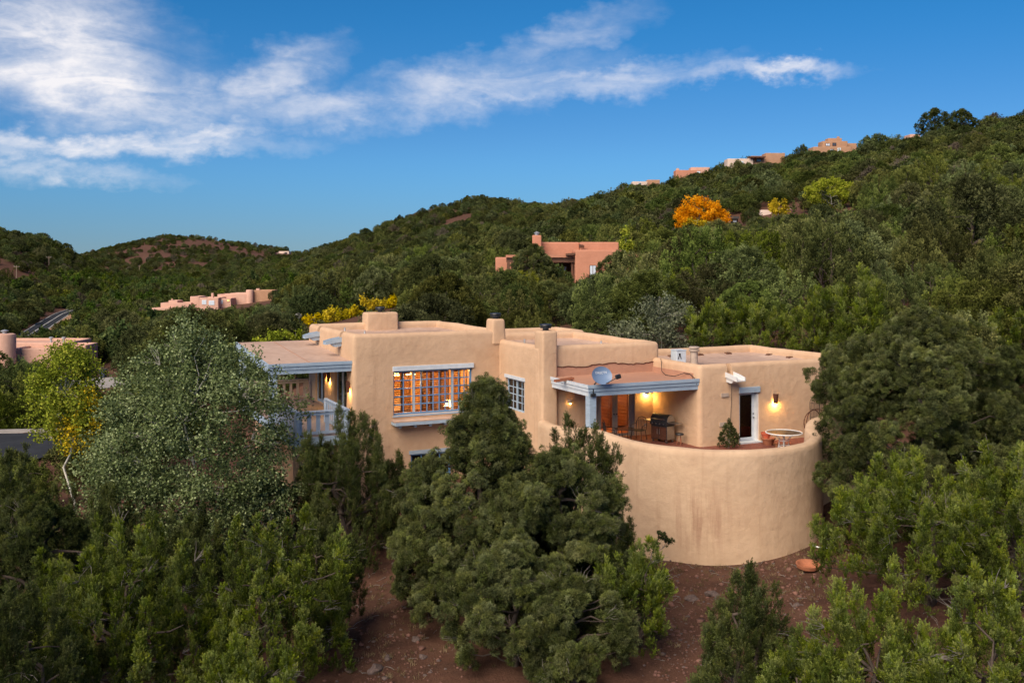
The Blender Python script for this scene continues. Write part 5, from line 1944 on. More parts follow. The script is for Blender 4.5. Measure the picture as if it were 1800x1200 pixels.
def crown_sprays(kind, rng, H, Rx, Ry, n_spray, n_mass, z0, prof, rough=0.25):
    """spray positions, growth axes, size factors and tints"""
    ms_ = crown_masses(kind, rng, H, Rx, Ry, n_mass, z0, prof, rough)
    w = np.array([m[1][0] * m[1][2] for m in ms_])
    cnt = np.maximum(3, (w / w.sum() * n_spray)).astype(int)
    P, A, S, T = [], [], [], []
    for (c, r, a, e), n in zip(ms_, cnt):
        out = np.array([math.cos(a), math.sin(a), 0.0])
        mt = rng.normal(0, 0.11)
        if kind == 'juniper':
            t = rng.random(n) ** 0.75
            ph = rng.random(n) * 6.28
            rad = np.stack([np.cos(ph), np.sin(ph), np.zeros(n)], 1)
            pr = (1 - t) ** 0.7 * rng.uniform(0.6, 1.08, n)
            p = c + rad * (pr * r[0])[:, None] + np.stack([0 * t, 0 * t, t * r[2] * 0.94], 1) + out * (t * -0.12 * r[0])[:, None]
            ax = unit(np.array([0, 0, 1.0]) + rad * 0.22 + out * 0.12 + rng.normal(size=(n, 3)) * 0.11)
            s = rng.uniform(0.7, 1.15, n) * (1 - 0.25 * t)
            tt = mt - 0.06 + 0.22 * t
        else:
            D = unit(rng.normal(size=(n, 3)) * 0.85 + np.array([0, 0, 0.45]) + out * 0.7 * min(1.0, e * 1.6))
            p = c + D * r * np.where(rng.random((n, 1)) < 0.16, rng.uniform(1.0, 1.4, (n, 1)), rng.uniform(0.62, 1.06, (n, 1)))
            ax = unit(D + np.array([0, 0, 0.45]) + rng.normal(size=(n, 3)) * 0.25)
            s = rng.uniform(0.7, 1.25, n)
            tt = mt + 0.07 * D[:, 2]
        P.append(p)
        A.append(ax)
        S.append(s)
        T.append(tt + rng.normal(0, 0.10, n))
    P = np.concatenate(P)
    P[:, 2] = np.maximum(P[:, 2], 0.06)
    ends = np.array([m[0] + np.array([0, 0, m[1][2] * 0.3]) for m in ms_])
    return P, np.concatenate(A), np.concatenate(S), np.concatenate(T), ends


def axes_matrix(A, rng):
    X = unit(np.cross(A, rng.normal(size=A.shape)))
    Yv = np.cross(A, X)
    return np.stack([X, Yv, A], -1)                    # columns


def realise(P, A, S, T, variants, rng):
    """plain mesh arrays from sprays"""
    R = axes_matrix(A, rng)
    pick = rng.integers(0, len(variants), len(P))
    Q, TT = [], []
    for k, (q, t) in enumerate(variants):
        m = pick == k
        if not m.any():
            continue
        qq = np.einsum('nij,fvj->nfvi', R[m] * S[m][:, None, None], q) + P[m][:, None, None, :]
        Q.append(qq.reshape(-1, 4, 3))
        TT.append((T[m][:, None] + t[None, :]).reshape(-1))
    return np.concatenate(Q), np.concatenate(TT)


SPRAY = {}          # (kind, material) -> (node group)


def spray_group(kind, mat):
    key = (kind, mat)
    if key in SPRAY:
        return SPRAY[key]
    rng = np.random.default_rng(len(SPRAY) + 900)
    vs_ = []
    for k in range(4):
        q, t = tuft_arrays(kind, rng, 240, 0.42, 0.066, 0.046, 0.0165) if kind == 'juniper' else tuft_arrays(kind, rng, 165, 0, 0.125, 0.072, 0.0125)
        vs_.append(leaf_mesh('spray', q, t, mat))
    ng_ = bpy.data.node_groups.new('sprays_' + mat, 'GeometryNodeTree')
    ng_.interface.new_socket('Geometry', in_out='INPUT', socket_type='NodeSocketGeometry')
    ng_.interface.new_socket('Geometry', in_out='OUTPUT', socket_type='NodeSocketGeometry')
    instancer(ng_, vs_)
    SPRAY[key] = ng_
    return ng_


def instancer(ng_, meshes):
    """node tree: a copy of meshes[proto] on every point, turned by 'spin', scaled by 'tree_scale'"""
    gi_, go_ = ng_.nodes.new('NodeGroupInput'), ng_.nodes.new('NodeGroupOutput')
    m2p_ = ng_.nodes.new('GeometryNodeMeshToPoints')
    ng_.links.new(gi_.outputs[0], m2p_.inputs['Mesh'])
    jn_ = ng_.nodes.new('GeometryNodeJoinGeometry')

    def named_(nm, ty_):
        n = ng_.nodes.new('GeometryNodeInputNamedAttribute')
        n.data_type = ty_
        n.inputs['Name'].default_value = nm
        return next(q for q in n.outputs if q.enabled and q.name == 'Attribute')

    a_pr, a_sc, a_sp = named_('proto', 'INT'), named_('tree_scale', 'FLOAT_VECTOR'), named_('spin', 'FLOAT_VECTOR')
    for k, me in enumerate(meshes):
        po_ = bpy.data.objects.new('spray_shape', me)
        oi_ = ng_.nodes.new('GeometryNodeObjectInfo')
        oi_.inputs['Object'].default_value = po_
        cmp_ = ng_.nodes.new('FunctionNodeCompare')
        cmp_.data_type = 'INT'
        cmp_.operation = 'EQUAL'
        ia = [q for q in cmp_.inputs if q.enabled]
        ng_.links.new(a_pr, ia[0])
        ia[1].default_value = k
        ip = ng_.nodes.new('GeometryNodeInstanceOnPoints')
        ng_.links.new(m2p_.outputs[0], ip.inputs['Points'])
        ng_.links.new(cmp_.outputs[0], ip.inputs['Selection'])
        ng_.links.new(oi_.outputs['Geometry'], ip.inputs['Instance'])
        ng_.links.new(a_sp, ip.inputs['Rotation'])
        ng_.links.new(a_sc, ip.inputs['Scale'])
        ng_.links.new(ip.outputs[0], jn_.inputs[0])
    ng_.links.new(jn_.outputs[0], go_.inputs[0])


def point_mesh(name, P, proto, spin, scale3, ctint=None):
    me = bpy.data.meshes.new(name)
    me.vertices.add(len(P))
    me.vertices.foreach_set('co', np.asarray(P, np.float32).ravel())
    at_ = me.attributes.new('proto', 'INT', 'POINT')
    at_.data.foreach_set('value', np.asarray(proto, np.int32))
    for nm, ar in (('tree_scale', scale3), ('spin', spin)):
        at_ = me.attributes.new(nm, 'FLOAT_VECTOR', 'POINT')
        at_.data.foreach_set('vector', np.asarray(ar, np.float32).ravel())
    if ctint is not None:
        at_ = me.attributes.new('ctint', 'FLOAT', 'POINT')
        at_.data.foreach_set('value', np.asarray(ctint, np.float32))
    return me


def axis_euler(A, rng):
    """XYZ euler turning +z onto A with a random twist"""
    R = axes_matrix(A, rng)
    ex = np.arctan2(R[:, 2, 1], R[:, 2, 2])
    ey = -np.arcsin(np.clip(R[:, 2, 0], -1, 1))
    ez = np.arctan2(R[:, 1, 0], R[:, 0, 0])
    return np.stack([ex, ey, ez], 1)


def conifer(kind, H, Rx, Ry, seed, dens, size, mat, twigs, z0, prof, rough, real, variants=None, n_limb=24):
    """('points' mesh or realised crown, trunk mesh, twig mesh)"""
    rng = np.random.default_rng(seed)
    area = math.pi * (Rx + Ry) / 2 * (H + (Rx + Ry) / 4)
    unit_a = (0.34 * 0.12 if kind == 'juniper' else 0.125 * 0.125 * 2.2) * size * size
    n = int(area / unit_a * (1.9 if kind == 'juniper' else 2.3) * dens)
    n_mass = int(np.clip(area * (0.9 if kind == 'juniper' else 2.2), 26, 260))
    P, A, S, T, ends = crown_sprays(kind, rng, H - 0.1, Rx, Ry, n, n_mass, H * 0.03 + 0.05 if z0 is None else z0, prof, rough)
    (tp, tr), (wp, wr) = woody(rng, H, ends, (0.05 if kind == 'pinyon' else 0.04) * H ** 0.8, H * 0.72, n_limb, 0, 1 if kind == 'pinyon' else 3, 0.4)
    if twigs:
        for i in rng.choice(len(P), twigs, replace=False):
            base = P[i] * np.array([0.86, 0.86, 0.98])
            out = unit(P[i] - np.array([0, 0, P[i, 2] * 0.85]))
            for k in range(6):
                d = unit(out + rng.normal(size=3) * 0.4)
                wp.append(limb(base, base + d * rng.uniform(0.3, 0.62), 0.05, rng, 4))
                wr.append(np.linspace(0.010, 0.003, 4))
    trunk = tube_mesh('trunk', tp, tr, 'bark', 6)
    tw = tube_mesh('twigs', wp, wr, 'twig', 3) if wp else None
    if real:
        q, t = realise(P, A, S * size, T, variants, rng)
        return leaf_mesh('crown', q, t, mat), trunk, tw
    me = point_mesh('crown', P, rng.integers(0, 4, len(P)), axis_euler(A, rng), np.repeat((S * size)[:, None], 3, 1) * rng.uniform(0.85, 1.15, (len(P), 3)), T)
    me['sprays'] = kind + '|' + mat
    return me, trunk, tw


def make_tree_meshes(key, kind, H, Rx, Ry, seed, density=1.0, leaf=1.0, mat=None, twigs=18, z0=None, prof=None, lump=0.26, depth=0.2, nl=8, clump=1.0):
    """(crown mesh, trunk mesh, twig mesh or None) of a broadleaf tree"""
    rng = np.random.default_rng(seed)
    area = (Rx + Ry) / 2 * H * 3.2
    cr = 0.27 * clump
    n = int(area / (cr * cr) * 0.66 * density)
    sub = 5
    Pb, Ob = crown_points(rng, max(4, n // sub), H - cr, Rx - cr * 0.6, Ry - cr * 0.6, H * 0.2 if z0 is None else z0, prof or 'aspen', lump, depth, nl)
    m_ = len(Pb)
    P = (Pb[:, None, :] + rng.normal(size=(m_, sub, 3)) * 0.3 * clump * np.array([1, 1, 0.7]) * rng.uniform(0.6, 1.2, (m_, 1, 1))).reshape(-1, 3)
    P[:, 2] = np.maximum(P[:, 2], 0.12)
    gt = np.repeat(rng.normal(0, 0.1, m_), sub)
    n, m = len(P), 44
    B = P[:, None, :] + rng.normal(size=(n, m, 3)) * cr * 0.55
    A = unit(rng.normal(size=(n, m, 3)) + np.array([0, 0, -0.2]))
    q = leaf_quads(B.reshape(-1, 3), A.reshape(-1, 3), 0.095 * leaf * rng.uniform(0.7, 1.25, n * m), 0.08 * leaf, rng)
    t = (rng.normal(0.42, 0.1, n)[:, None] + gt[:, None] + rng.normal(0, 0.21, (n, m))).reshape(-1)
    (tp, tr), (wp, wr) = woody(rng, H, Pb, 0.0095 * H, H * 0.85, 26, twigs, 1, 0.6)
    crown = leaf_mesh('crown', q, t, mat)
    trunk = tube_mesh('trunk', tp, tr, 'aspen_bark', 6)
    tw = tube_mesh('twigs', wp, wr, 'aspen_bark', 3) if wp else None
    return crown, trunk, tw


NTRI = [0]


def plant_tree(name, label, cat, meshes, x, y, s=1.0, rot=0.0, group=None, dz=0.0, lean=(0, 0)):
    z = ground(x, y) + dz
    o = bpy.data.objects.new(name, None)
    C.objects.link(o)
    o.location = (x, y, z)
    o.rotation_euler = (lean[0], lean[1], rot)
    o.scale = (s, s, s) if isinstance(s, (int, float)) else s
    tag(o, label, cat, group)
    for nm, me in zip(('crown', 'trunk', 'twigs'), meshes):
        if me is not None:
            c_ = link(nm, me, None, o)
            if nm == 'twigs':
                c_['kind'] = 'stuff'
            if me.get('sprays'):
                kd, mt = me['sprays'].split('|')
                md_ = c_.modifiers.new('sprays', 'NODES')
                md_.node_group = spray_group(kd, mt)
                c_['kind'] = 'stuff'
    return o


def at_px(px, d):
    return (px - 900) / F * d, d


# ---- foreground trees, each modelled for its place: (kind, px, depth, top row, width in px, ...)
def hero(kind, px, d, top, wpx_, label, seed, name=None, cat='tree', dens=1.0, leaf=1.0, mat=None, ry=None, rot=0.0, base=None, group=None, twigs=20, **k):
    x, y = at_px(px, d)
    zb = ground(x, y) if base is None else base
    H = ZC + (HOR - top) * d / F - zb
    Rx = 1.03 * wpx_ / 2 * d / F
    if kind == 'broad':
        ms = make_tree_meshes(None, kind, H, Rx, ry or Rx, seed, dens, leaf, mat, twigs, **k)
    else:
        ms = conifer(kind, H, Rx, ry or Rx, seed, dens, max(0.86 if kind == 'juniper' else 0.95, leaf * 0.86), mat or kind, twigs, k.get('z0'), k.get('prof', kind), k.get('lump', 0.26), False)
    nm = name or {'pinyon': 'pinyon_pine', 'juniper': 'juniper_tree', 'broad': 'aspen_tree'}[kind]
    o = plant_tree(nm, label, cat, ms, x, y, 1.0, rot, group)
    return o


hero('pinyon', 855, 31.5, 664, 330, 'largest round pinyon pine standing before the big window', 1, prof='peak', twigs=30)
hero('juniper', 1022, 33.5, 718, 190, 'upright juniper in front of the blue patio post', 2, prof='peak', mat='juniper_dark', twigs=14)
hero('pinyon', 985, 30.0, 785, 270, 'broad pinyon pine spreading below the curved wall', 3, twigs=40)
hero('juniper', 1108, 28.2, 945, 125, 'small bright juniper at the foot of the curved wall', 4, twigs=8)
hero('pinyon', 900, 27.8, 950, 250, 'low wide pinyon pine in front of the largest round pine', 5, twigs=30)
hero('pinyon', 1010, 26.8, 1010, 210, 'lowest pinyon pine of the clump before the house', 17, twigs=20)
hero('pinyon', 745, 32.5, 800, 120, 'slim pinyon pine at the left of the clump before the house', 18, twigs=8)
hero('juniper', 615, 37.5, 704, 190, 'dark columnar juniper beside the deck railing', 6, mat='juniper_dark', dens=1.25, twigs=6)
hero('juniper', 490, 27.5, 888, 250, 'twin spired bright juniper left of the bare rocky soil', 7, lump=0.34, twigs=36)
hero('juniper', 225, 26.5, 898, 290, 'wide bright juniper with grey dead twigs at bottom left', 8, lump=0.34, twigs=70)
hero('juniper', 575, 30.5, 896, 120, 'narrow green juniper behind the twin spired one', 9, mat='juniper_dark', twigs=5)
hero('juniper', 430, 23.5, 1115, 190, 'low juniper cut off by the bottom edge left of the rocks', 10, twigs=16)
hero('pinyon', 75, 29, 868, 230, 'dull olive pinyon pine near the left edge', 12, mat='juniper_dark', twigs=14)
hero('juniper', 15, 34, 780, 150, 'dark juniper touching the left edge below the drive', 13, mat='juniper_dark', twigs=4)
hero('juniper', 105, 40, 845, 120, 'pointed dark juniper under the yellow aspen', 14, mat='juniper_dark', prof='cone', twigs=4)
hero('juniper', 345, 31, 880, 190, 'dark juniper under the big aspen', 15, mat='juniper_dark', twigs=8)
hero('juniper', 40, 23, 1020, 220, 'shaded juniper in the bottom left corner', 16, mat='juniper_dark', twigs=10)
hero('juniper', 190, 34, 850, 120, 'small dark juniper between the two aspens', 19, mat='juniper_dark', twigs=4)
hero('pinyon', 1512, 40.0, 590, 150, 'pinyon boughs overhanging the corner of the right wing', 11, z0=3.5, prof='dome', twigs=6)
hero('pinyon', 1622, 36.0, 540, 345, 'tall spreading pinyon pine hiding the end of the right wing', 20, lump=0.3, twigs=26)
hero('juniper', 1618, 30.0, 790, 320, 'large bright juniper right of the curved wall', 21, lump=0.3, twigs=60)
hero('juniper', 1770, 29.0, 770, 190, 'bright juniper at the right edge beside the larger one', 22, lump=0.3, twigs=24)
hero('juniper', 1535, 21.5, 1030, 260, 'nearest bright juniper at bottom right', 23, lump=0.3, twigs=34)
hero('juniper', 1730, 21.0, 1015, 250, 'bright juniper in the bottom right corner', 24, lump=0.3, twigs=34)
hero('juniper', 1420, 21.8, 1110, 150, 'small juniper at the bottom edge beside the conical pine', 25, twigs=14)
hero('juniper', 1312, 24.5, 980, 175, 'small conical pinyon pine below the curved wall', 26, name='pinyon_pine', prof='cone', lump=0.08, mat='juniper_dark', dens=1.3, twigs=4)
hero('pinyon', 1765, 40, 610, 210, 'olive pinyon pine at the right edge above the bright junipers', 27, mat='juniper_dark', twigs=10)
hero('pinyon', 1690, 49, 560, 190, 'dark pinyon pine behind the tall spreading one', 28, mat='juniper_dark', leaf=1.4, twigs=6)
hero('juniper', 1800, 52, 540, 170, 'olive juniper on the slope at the right edge', 29, leaf=1.5, twigs=6)
hero('juniper', 1330, 60, 527, 125, 'bright juniper just behind the right wing roof', 30, leaf=1.7, twigs=0)
hero('juniper', 1255, 61, 528, 90, 'yellowish juniper behind the roof cooler', 31, leaf=1.7, twigs=0)
hero('juniper', 1510, 57, 462, 130, 'tall loose juniper rising behind the right wing', 32, prof='cone', leaf=1.7, twigs=10)
hero('juniper', 1440, 58, 500, 90, 'light green juniper left of the tall loose one', 33, leaf=1.7, twigs=4)
hero('broad', 1165, 63, 520, 110, 'silvery leaved shrub tree on the bank behind the house', 34, name='silver_shrub', mat='silver_leaf', prof='dome', leaf=1.6, clump=1.4, z0=0.3, twigs=12)
hero('broad', 1100, 60, 560, 60, 'smaller silvery shrub on the bank behind the house', 35, name='silver_shrub', mat='silver_leaf', prof='dome', leaf=1.6, clump=1.4, z0=0.3, twigs=6)

# the two aspens on the left
hero('broad', 345, 37.0, 574, 380, 'big grey green aspen with tangled pale branches before the deck', 40, mat='aspen_leaf', z0=0.9, prof='dome', lump=0.30, depth=0.24, dens=2.3, leaf=1.0, twigs=70, ry=3.0)
ya = hero('broad', 115, 46.0, 600, 135, 'slender yellow green aspen with white trunk at left', 41, mat='yellowgreen_leaf', z0=4.9, lump=0.34, depth=0.36, dens=0.75, leaf=1.2, twigs=14)
rng = np.random.default_rng(77)
P_, O_ = crown_points(rng, 18, 7.4, 0.9, 0.9, 4.6, 'aspen', 0.2, 0.4, 4)
B_ = (P_[:, None, :] + np.array([0.8, -0.6, 0]) + rng.normal(size=(len(P_), 60, 3)) * 0.24).reshape(-1, 3)
q_ = leaf_quads(B_, rng.normal(size=B_.shape), 0.095, 0.085, rng)
link('yellow_leaves', leaf_mesh('yellow_leaves', q_, rng.normal(0.55, 0.2, len(q_)), 'yellow_leaf'), None, ya)

# potted shrub on the patio
ps = thing('potted_shrub', 'bushy green shrub standing by the glazed patio door', 'plant', hw(1.02, -4.15), TH)
rng = np.random.default_rng(5)
P_, O_ = crown_points(rng, 120, 1.12, 0.44, 0.42, 0.12, 'cone', 0.2, 0.25)
q_, t_ = pinyon_leaves(rng, P_, O_, 0.09, 8, 8, 0.06, 0.025)
link('foliage', leaf_mesh('foliage', q_, t_, 'juniper_dark'), None, ps)
link('stem', tube_mesh('stem', [limb((0, 0, 0), (0.03, 0, 0.9), 0, rng)] + [limb((0.02, 0, 0.4), p * 0.9, 0.1, rng) for p in P_[:14]], [np.linspace(0.03, 0.012, 5)] + [np.linspace(0.012, 0.005, 5)] * 14, 'twig'), None, ps)
# leafy branch reaching out before the round wall
sp = thing('pine_sapling', 'thin leafy branch leaning before the curved wall', 'sapling', (*at_px(1118, 34.3), 0))
sp.location.z = ground(sp.location.x, sp.location.y)
rng = np.random.default_rng(8)
tip_ = np.array([1.02, 0.0, 1.35])
br_ = limb((0, 0, -0.1), tip_, 0.06, rng, 6)
tw_ = [limb(br_[3 + k % 3], br_[3 + k % 3] + np.array([0.16 * rng.normal(), 0.12 * rng.normal(), 0.22]), 0, rng, 3) for k in range(9)]
link('stem', tube_mesh('stem', [br_] + tw_, [np.linspace(0.025, 0.009, 6)] + [np.linspace(0.008, 0.004, 3)] * 9, 'twig'), None, sp)
Pq = np.array([t_[-1] for t_ in tw_] + [tip_])
q_, t_ = pinyon_leaves(rng, Pq, unit(rng.normal(size=Pq.shape) * 0.3 + np.array([0.4, -0.2, 0.8])), 0.15, 12, 12, 0.10, 0.026)
link('foliage', leaf_mesh('foliage', q_, t_, 'juniper_dark'), None, sp)

# ---- coloured trees, pines and shrubs farther off
def far_hero(kind, px, d, top, w, label, seed, mat, name, cat='tree', **k):
    if kind == 'broad':
        k.setdefault('clump', 2.0)
        k.setdefault('dens', 0.55)
    k.setdefault('leaf', 3.0)
    return hero(kind, px, d, top, w, label, seed, name=name, cat=cat, mat=mat, twigs=0, **k)


far_hero('broad', 1230, 238, 349, 92, 'blazing orange tree beside the dark roofed house', 60, 'orange_leaf', 'autumn_tree', prof='dome', leaf=3.4, clump=1.9, dens=1.0, lump=0.18)
far_hero('broad', 1226, 233, 378, 55, 'yellow lower tree in front of the orange one', 61, 'yellow_leaf', 'autumn_tree', prof='dome', leaf=4.5, clump=2.4)
far_hero('broad', 1460, 240, 313, 85, 'large yellow green cottonwood on the hillside', 62, 'yellowgreen_leaf', 'autumn_tree', prof='dome', leaf=3.4, clump=1.9, dens=1.0, lump=0.2)
far_hero('broad', 1369, 245, 349, 26, 'small golden tree behind the pale pink wall', 63, 'yellow_leaf', 'autumn_tree', prof='dome', leaf=4.5, clump=2.0)
far_hero('broad', 1101, 128, 398, 34, 'slim yellow green tree behind the salmon pink house', 64, 'yellowgreen_leaf', 'autumn_tree', leaf=3.0, clump=1.4)
far_hero('pinyon', 1643, 395, 190, 56, 'left of the two tall pines on the ridge', 65, 'wood_far', 'ponderosa_pine', leaf=3.4, z0=3.0, lump=0.5, dens=0.7)
far_hero('pinyon', 1690, 395, 192, 50, 'right of the two tall pines on the ridge', 66, 'wood_far', 'ponderosa_pine', leaf=3.4, z0=3.0, lump=0.5, dens=0.7)
far_hero('pinyon', 1782, 385, 204, 60, 'flat topped tree at the right end of the ridge', 67, 'wood_far', 'ponderosa_pine', leaf=3.4, lump=0.3)
far_hero('pinyon', 938, 108, 430, 84, 'long needled pine in front of the salmon porch', 68, 'pinyon', 'pinyon_pine', leaf=2.0)
far_hero('pinyon', 1092, 108, 441, 90, 'dark pinyon pine covering the right half of the salmon house', 169, 'juniper_dark', 'pinyon_pine', leaf=2.0)
far_hero('broad', 1540, 205, 305, 70, 'grey brown bare looking tree right of the yellow cottonwood', 70, 'silver_leaf', 'bare_tree', prof='dome', leaf=3.2, clump=2.6, dens=0.5)
for i, (px, d, top, w) in enumerate(((554, 130, 549, 28), (574, 134, 542, 34), (598, 138, 536, 34), (622, 142, 530, 32), (646, 146, 524, 30), (668, 150, 518, 26), (688, 152, 513, 22))):
    far_hero('broad', px, d, top, w, ('first', 'second', 'third', 'fourth', 'fifth', 'sixth', 'seventh')[i] + ' from the left in the row of yellow shrubs behind the chimney', 80 + i, 'yellow_leaf', 'yellow_shrub', 'shrub', prof='dome', z0=0.2, leaf=2.6, clump=1.3, lump=0.15)
for i, (px, d, top, w) in enumerate(((458, 92, 592, 46), (490, 95, 580, 46), (520, 99, 570, 36))):
    far_hero('broad', px, d, top, w, ('lowest', 'middle', 'highest')[i] + ' of three yellow green shrubs behind the deck roof', 90 + i, 'yellowgreen_leaf', 'yellow_shrub', 'shrub', prof='dome', z0=0.2, leaf=2.2, clump=1.1, lump=0.2)

# ---- the wooded slopes
rngw = np.random.default_rng(2024)
_rv = np.random.default_rng(31)
V_JM = [tuft_arrays('juniper', _rv, 34, 0.34, 0.09, 0.085, 0.04) for k in range(4)]
V_PM = [tuft_arrays('pinyon', _rv, 28, 0, 0.13, 0.10, 0.032) for k in range(4)]
V_JF = [tuft_arrays('juniper', _rv, 14, 0.34, 0.09, 0.12, 0.06) for k in range(4)]
V_PF = [tuft_arrays('pinyon', _rv, 12, 0, 0.13, 0.13, 0.055) for k in range(4)]
mid_protos = []
for k in range(4):
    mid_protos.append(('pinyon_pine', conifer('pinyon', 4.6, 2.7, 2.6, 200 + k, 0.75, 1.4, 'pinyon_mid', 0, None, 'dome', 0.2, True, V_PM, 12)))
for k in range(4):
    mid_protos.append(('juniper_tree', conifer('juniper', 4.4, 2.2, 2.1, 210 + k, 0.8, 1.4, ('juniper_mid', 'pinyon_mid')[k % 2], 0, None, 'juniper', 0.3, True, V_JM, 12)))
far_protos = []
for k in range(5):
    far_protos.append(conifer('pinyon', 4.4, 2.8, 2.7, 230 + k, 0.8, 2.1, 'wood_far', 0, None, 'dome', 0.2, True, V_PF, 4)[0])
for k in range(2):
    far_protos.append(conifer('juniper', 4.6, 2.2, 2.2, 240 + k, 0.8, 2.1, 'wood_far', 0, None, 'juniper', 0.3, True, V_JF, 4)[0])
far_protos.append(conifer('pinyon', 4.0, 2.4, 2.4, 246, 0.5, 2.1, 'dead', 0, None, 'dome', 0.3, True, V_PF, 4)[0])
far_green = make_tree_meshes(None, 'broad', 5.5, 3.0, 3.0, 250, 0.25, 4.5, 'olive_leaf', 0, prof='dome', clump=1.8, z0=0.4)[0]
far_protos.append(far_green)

# what must stay visible: (px0, px1, lowest visible row, distance)
VIEWS = [(0, 166, 640, 150), (145, 212, 682, 128), (30, 88, 800, 84), (20, 62, 592, 318), (55, 92, 580, 362), (85, 125, 566, 432), (266, 338, 550, 345), (334, 482, 545, 348), (1011, 1040, 492, 117), (898, 1010, 470, 117),
         (872, 905, 462, 117), (1430, 1505, 266, 448), (1279, 1380, 287, 490), (1188, 1248, 306, 540), (1112, 1160, 324, 565), (1600, 1618, 243, 430), (1252, 1298, 399, 256), (1345, 1412, 381, 262), (1480, 1500, 374, 262),
         (1187, 1275, 397, 238), (1420, 1500, 362, 240), (1355, 1382, 362, 245), (1087, 1117, 425, 128), (532, 605, 562, 137), (605, 700, 544, 153), (437, 535, 600, 92), (519, 531, 563, 138), (486, 512, 447, 1500),
         (24, 34, 490, 560), (83, 90, 468, 620), (111, 119, 470, 620), (242, 248, 476, 700), (296, 302, 483, 700), (341, 347, 490, 700), (382, 388, 480, 700), (1618, 1716, 225, 390)]


def scatter(d0, d1, sp, keep=1.0):
    x0, x1 = (-140 - 900) / F * d1, (1960 - 900) / F * d1
    gx, gy = np.meshgrid(np.arange(x0, x1, sp), np.arange(d0, d1, sp), indexing='ij')
    gx = gx + rngw.uniform(-0.45, 0.45, gx.shape) * sp
    gy = gy + rngw.uniform(-0.45, 0.45, gy.shape) * sp
    x, y = gx.ravel(), gy.ravel()
    px = 900 + F * x / y
    m = (px > -140) & (px < 1940) & (y >= d0) & (y < d1) & (rngw.random(len(x)) < keep)
    return x[m], y[m]


def fnoise(x, y, s, seed=0.0):
    return (np.sin(x / s + seed + 1.3 * np.sin(y / s * 0.7 + seed)) + np.sin(y / s * 1.1 + 2 * seed + 1.1 * np.sin(x / s * 0.8)) + 0.7 * np.sin((x + y) / s * 2.3 + seed) + 0.7 * np.sin((x - y) / s * 1.9 + 3 * seed)) / 3.4


xs, ys = [], []
for a, b, sp, kp in ((44, 130, 4.5, 0.97), (130, 260, 5.1, 0.96), (260, 480, 5.3, 0.94), (480, 760, 5.6, 0.88), (760, 1100, 6.6, 0.82), (1100, 1750, 8.0, 0.8)):
    x, y = scatter(a, b, sp, kp)
    xs.append(x)
    ys.append(y)
tx, ty = np.concatenate(xs), np.concatenate(ys)
zz = zrel(tx, ty)
scl = np.clip(rngw.lognormal(0.0, 0.28, len(tx)), 0.5, 1.7) * np.where(ty < 130, 1.0, 1.08)
px_ = 900 + F * tx / ty
ok = np.ones(len(tx), bool)
# bare red patches on the distant hills
bare = fnoise(tx, ty, 26.0, 1.7)
ok &= ~((ty > 560) & (px_ > 620) & (px_ < 1000) & (bare + 0.6 * fnoise(tx, ty, 9.0, 0.2) > 0.38))
bare2 = fnoise(tx, ty, 11.0, 0.6)
ok &= ~((ty > 1100) & ((bare > 0.35) | (bare2 > 0.3)))
ok &= ~((ty > 430) & (px_ < 300) & (ty < 1100) & (bare + 0.6 * fnoise(tx, ty, 8.0, 0.4) > 0.5))
for (cx, cy, rx_, ry_) in ((845, 347, 48, 5), (800, 372, 26, 7), (905, 378, 30, 6), (860, 398, 22, 5), (735, 428, 34, 5), (668, 438, 22, 5), (770, 402, 18, 4), (930, 415, 16, 4),
                           (318, 416, 26, 6), (372, 428, 36, 7), (425, 442, 40, 6), (300, 452, 36, 4), (350, 448, 20, 4), (455, 456, 34, 5), (245, 440, 22, 4), (70, 484, 22, 5), (15, 468, 14, 4), (505, 464, 30, 5), (130, 492, 18, 3), (1700, 470, 0, 0)):
    if rx_:
        gr_ = HOR - F * zz / ty
        ok &= ~((ty > 420) & (((px_ - cx) / rx_) ** 2 + ((gr_ - cy) / ry_) ** 2 < 1 + 0.9 * fnoise(tx, ty, 6.0, 0.9)) & (rngw.random(len(tx)) < 0.62))
# keep off roads, drives and houses
near_road = np.zeros(len(tx), bool)
ix = np.where((tx < -40) & (ty < 800))[0]
near_road[ix] = np.sqrt(((tx[ix, None] - ROADP[None, :, 0]) ** 2 + (ty[ix, None] - ROADP[None, :, 1]) ** 2).min(1)) < 6.0
ok &= ~near_road
for (cx, cy, r, *_r) in PADS:
    ok &= np.hypot(tx - cx, ty - cy) > r + 1.5
ha, hb = (tx - RX) * UX + (ty - RY) * UY, -(tx - RX) * UY + (ty - RY) * UX
ok &= ~((ha > -19.5) & (ha < 10) & (hb > -12) & (hb < 14.5))
ok &= ~((ty < 54) & (px_ < 1560))
ok &= ~((ty < 62) & (px_ > 330) & (px_ < 1400))
for o in list(C.objects):
    if o.get('category') == 'house' and o is not house:
        ok &= ~((np.abs(tx - o.location.x) < 9 + o.location.y * 0.012) & (ty > o.location.y - 4) & (ty < o.location.y + 16))
H_ = 4.5 * scl
top_row = HOR - F * (zz + H_) / ty
rpx = 2.6 * scl * F / ty
for (a, b, row, dd) in VIEWS:
    inv = (ty < dd) & (px_ + rpx * 0.8 > a) & (px_ - rpx * 0.8 < b) & (top_row < row)
    # shrink the tree under the sight line where that leaves a fair bush, else leave it out
    need = (HOR - row) * ty / F - zz
    s_new = need / 4.5
    small = inv & (s_new > 0.35)
    scl = np.where(small, np.minimum(scl, s_new), scl)
    ok &= ~(inv & ~small)
H_ = 4.5 * scl
top_row = HOR - F * (zz + H_) / ty
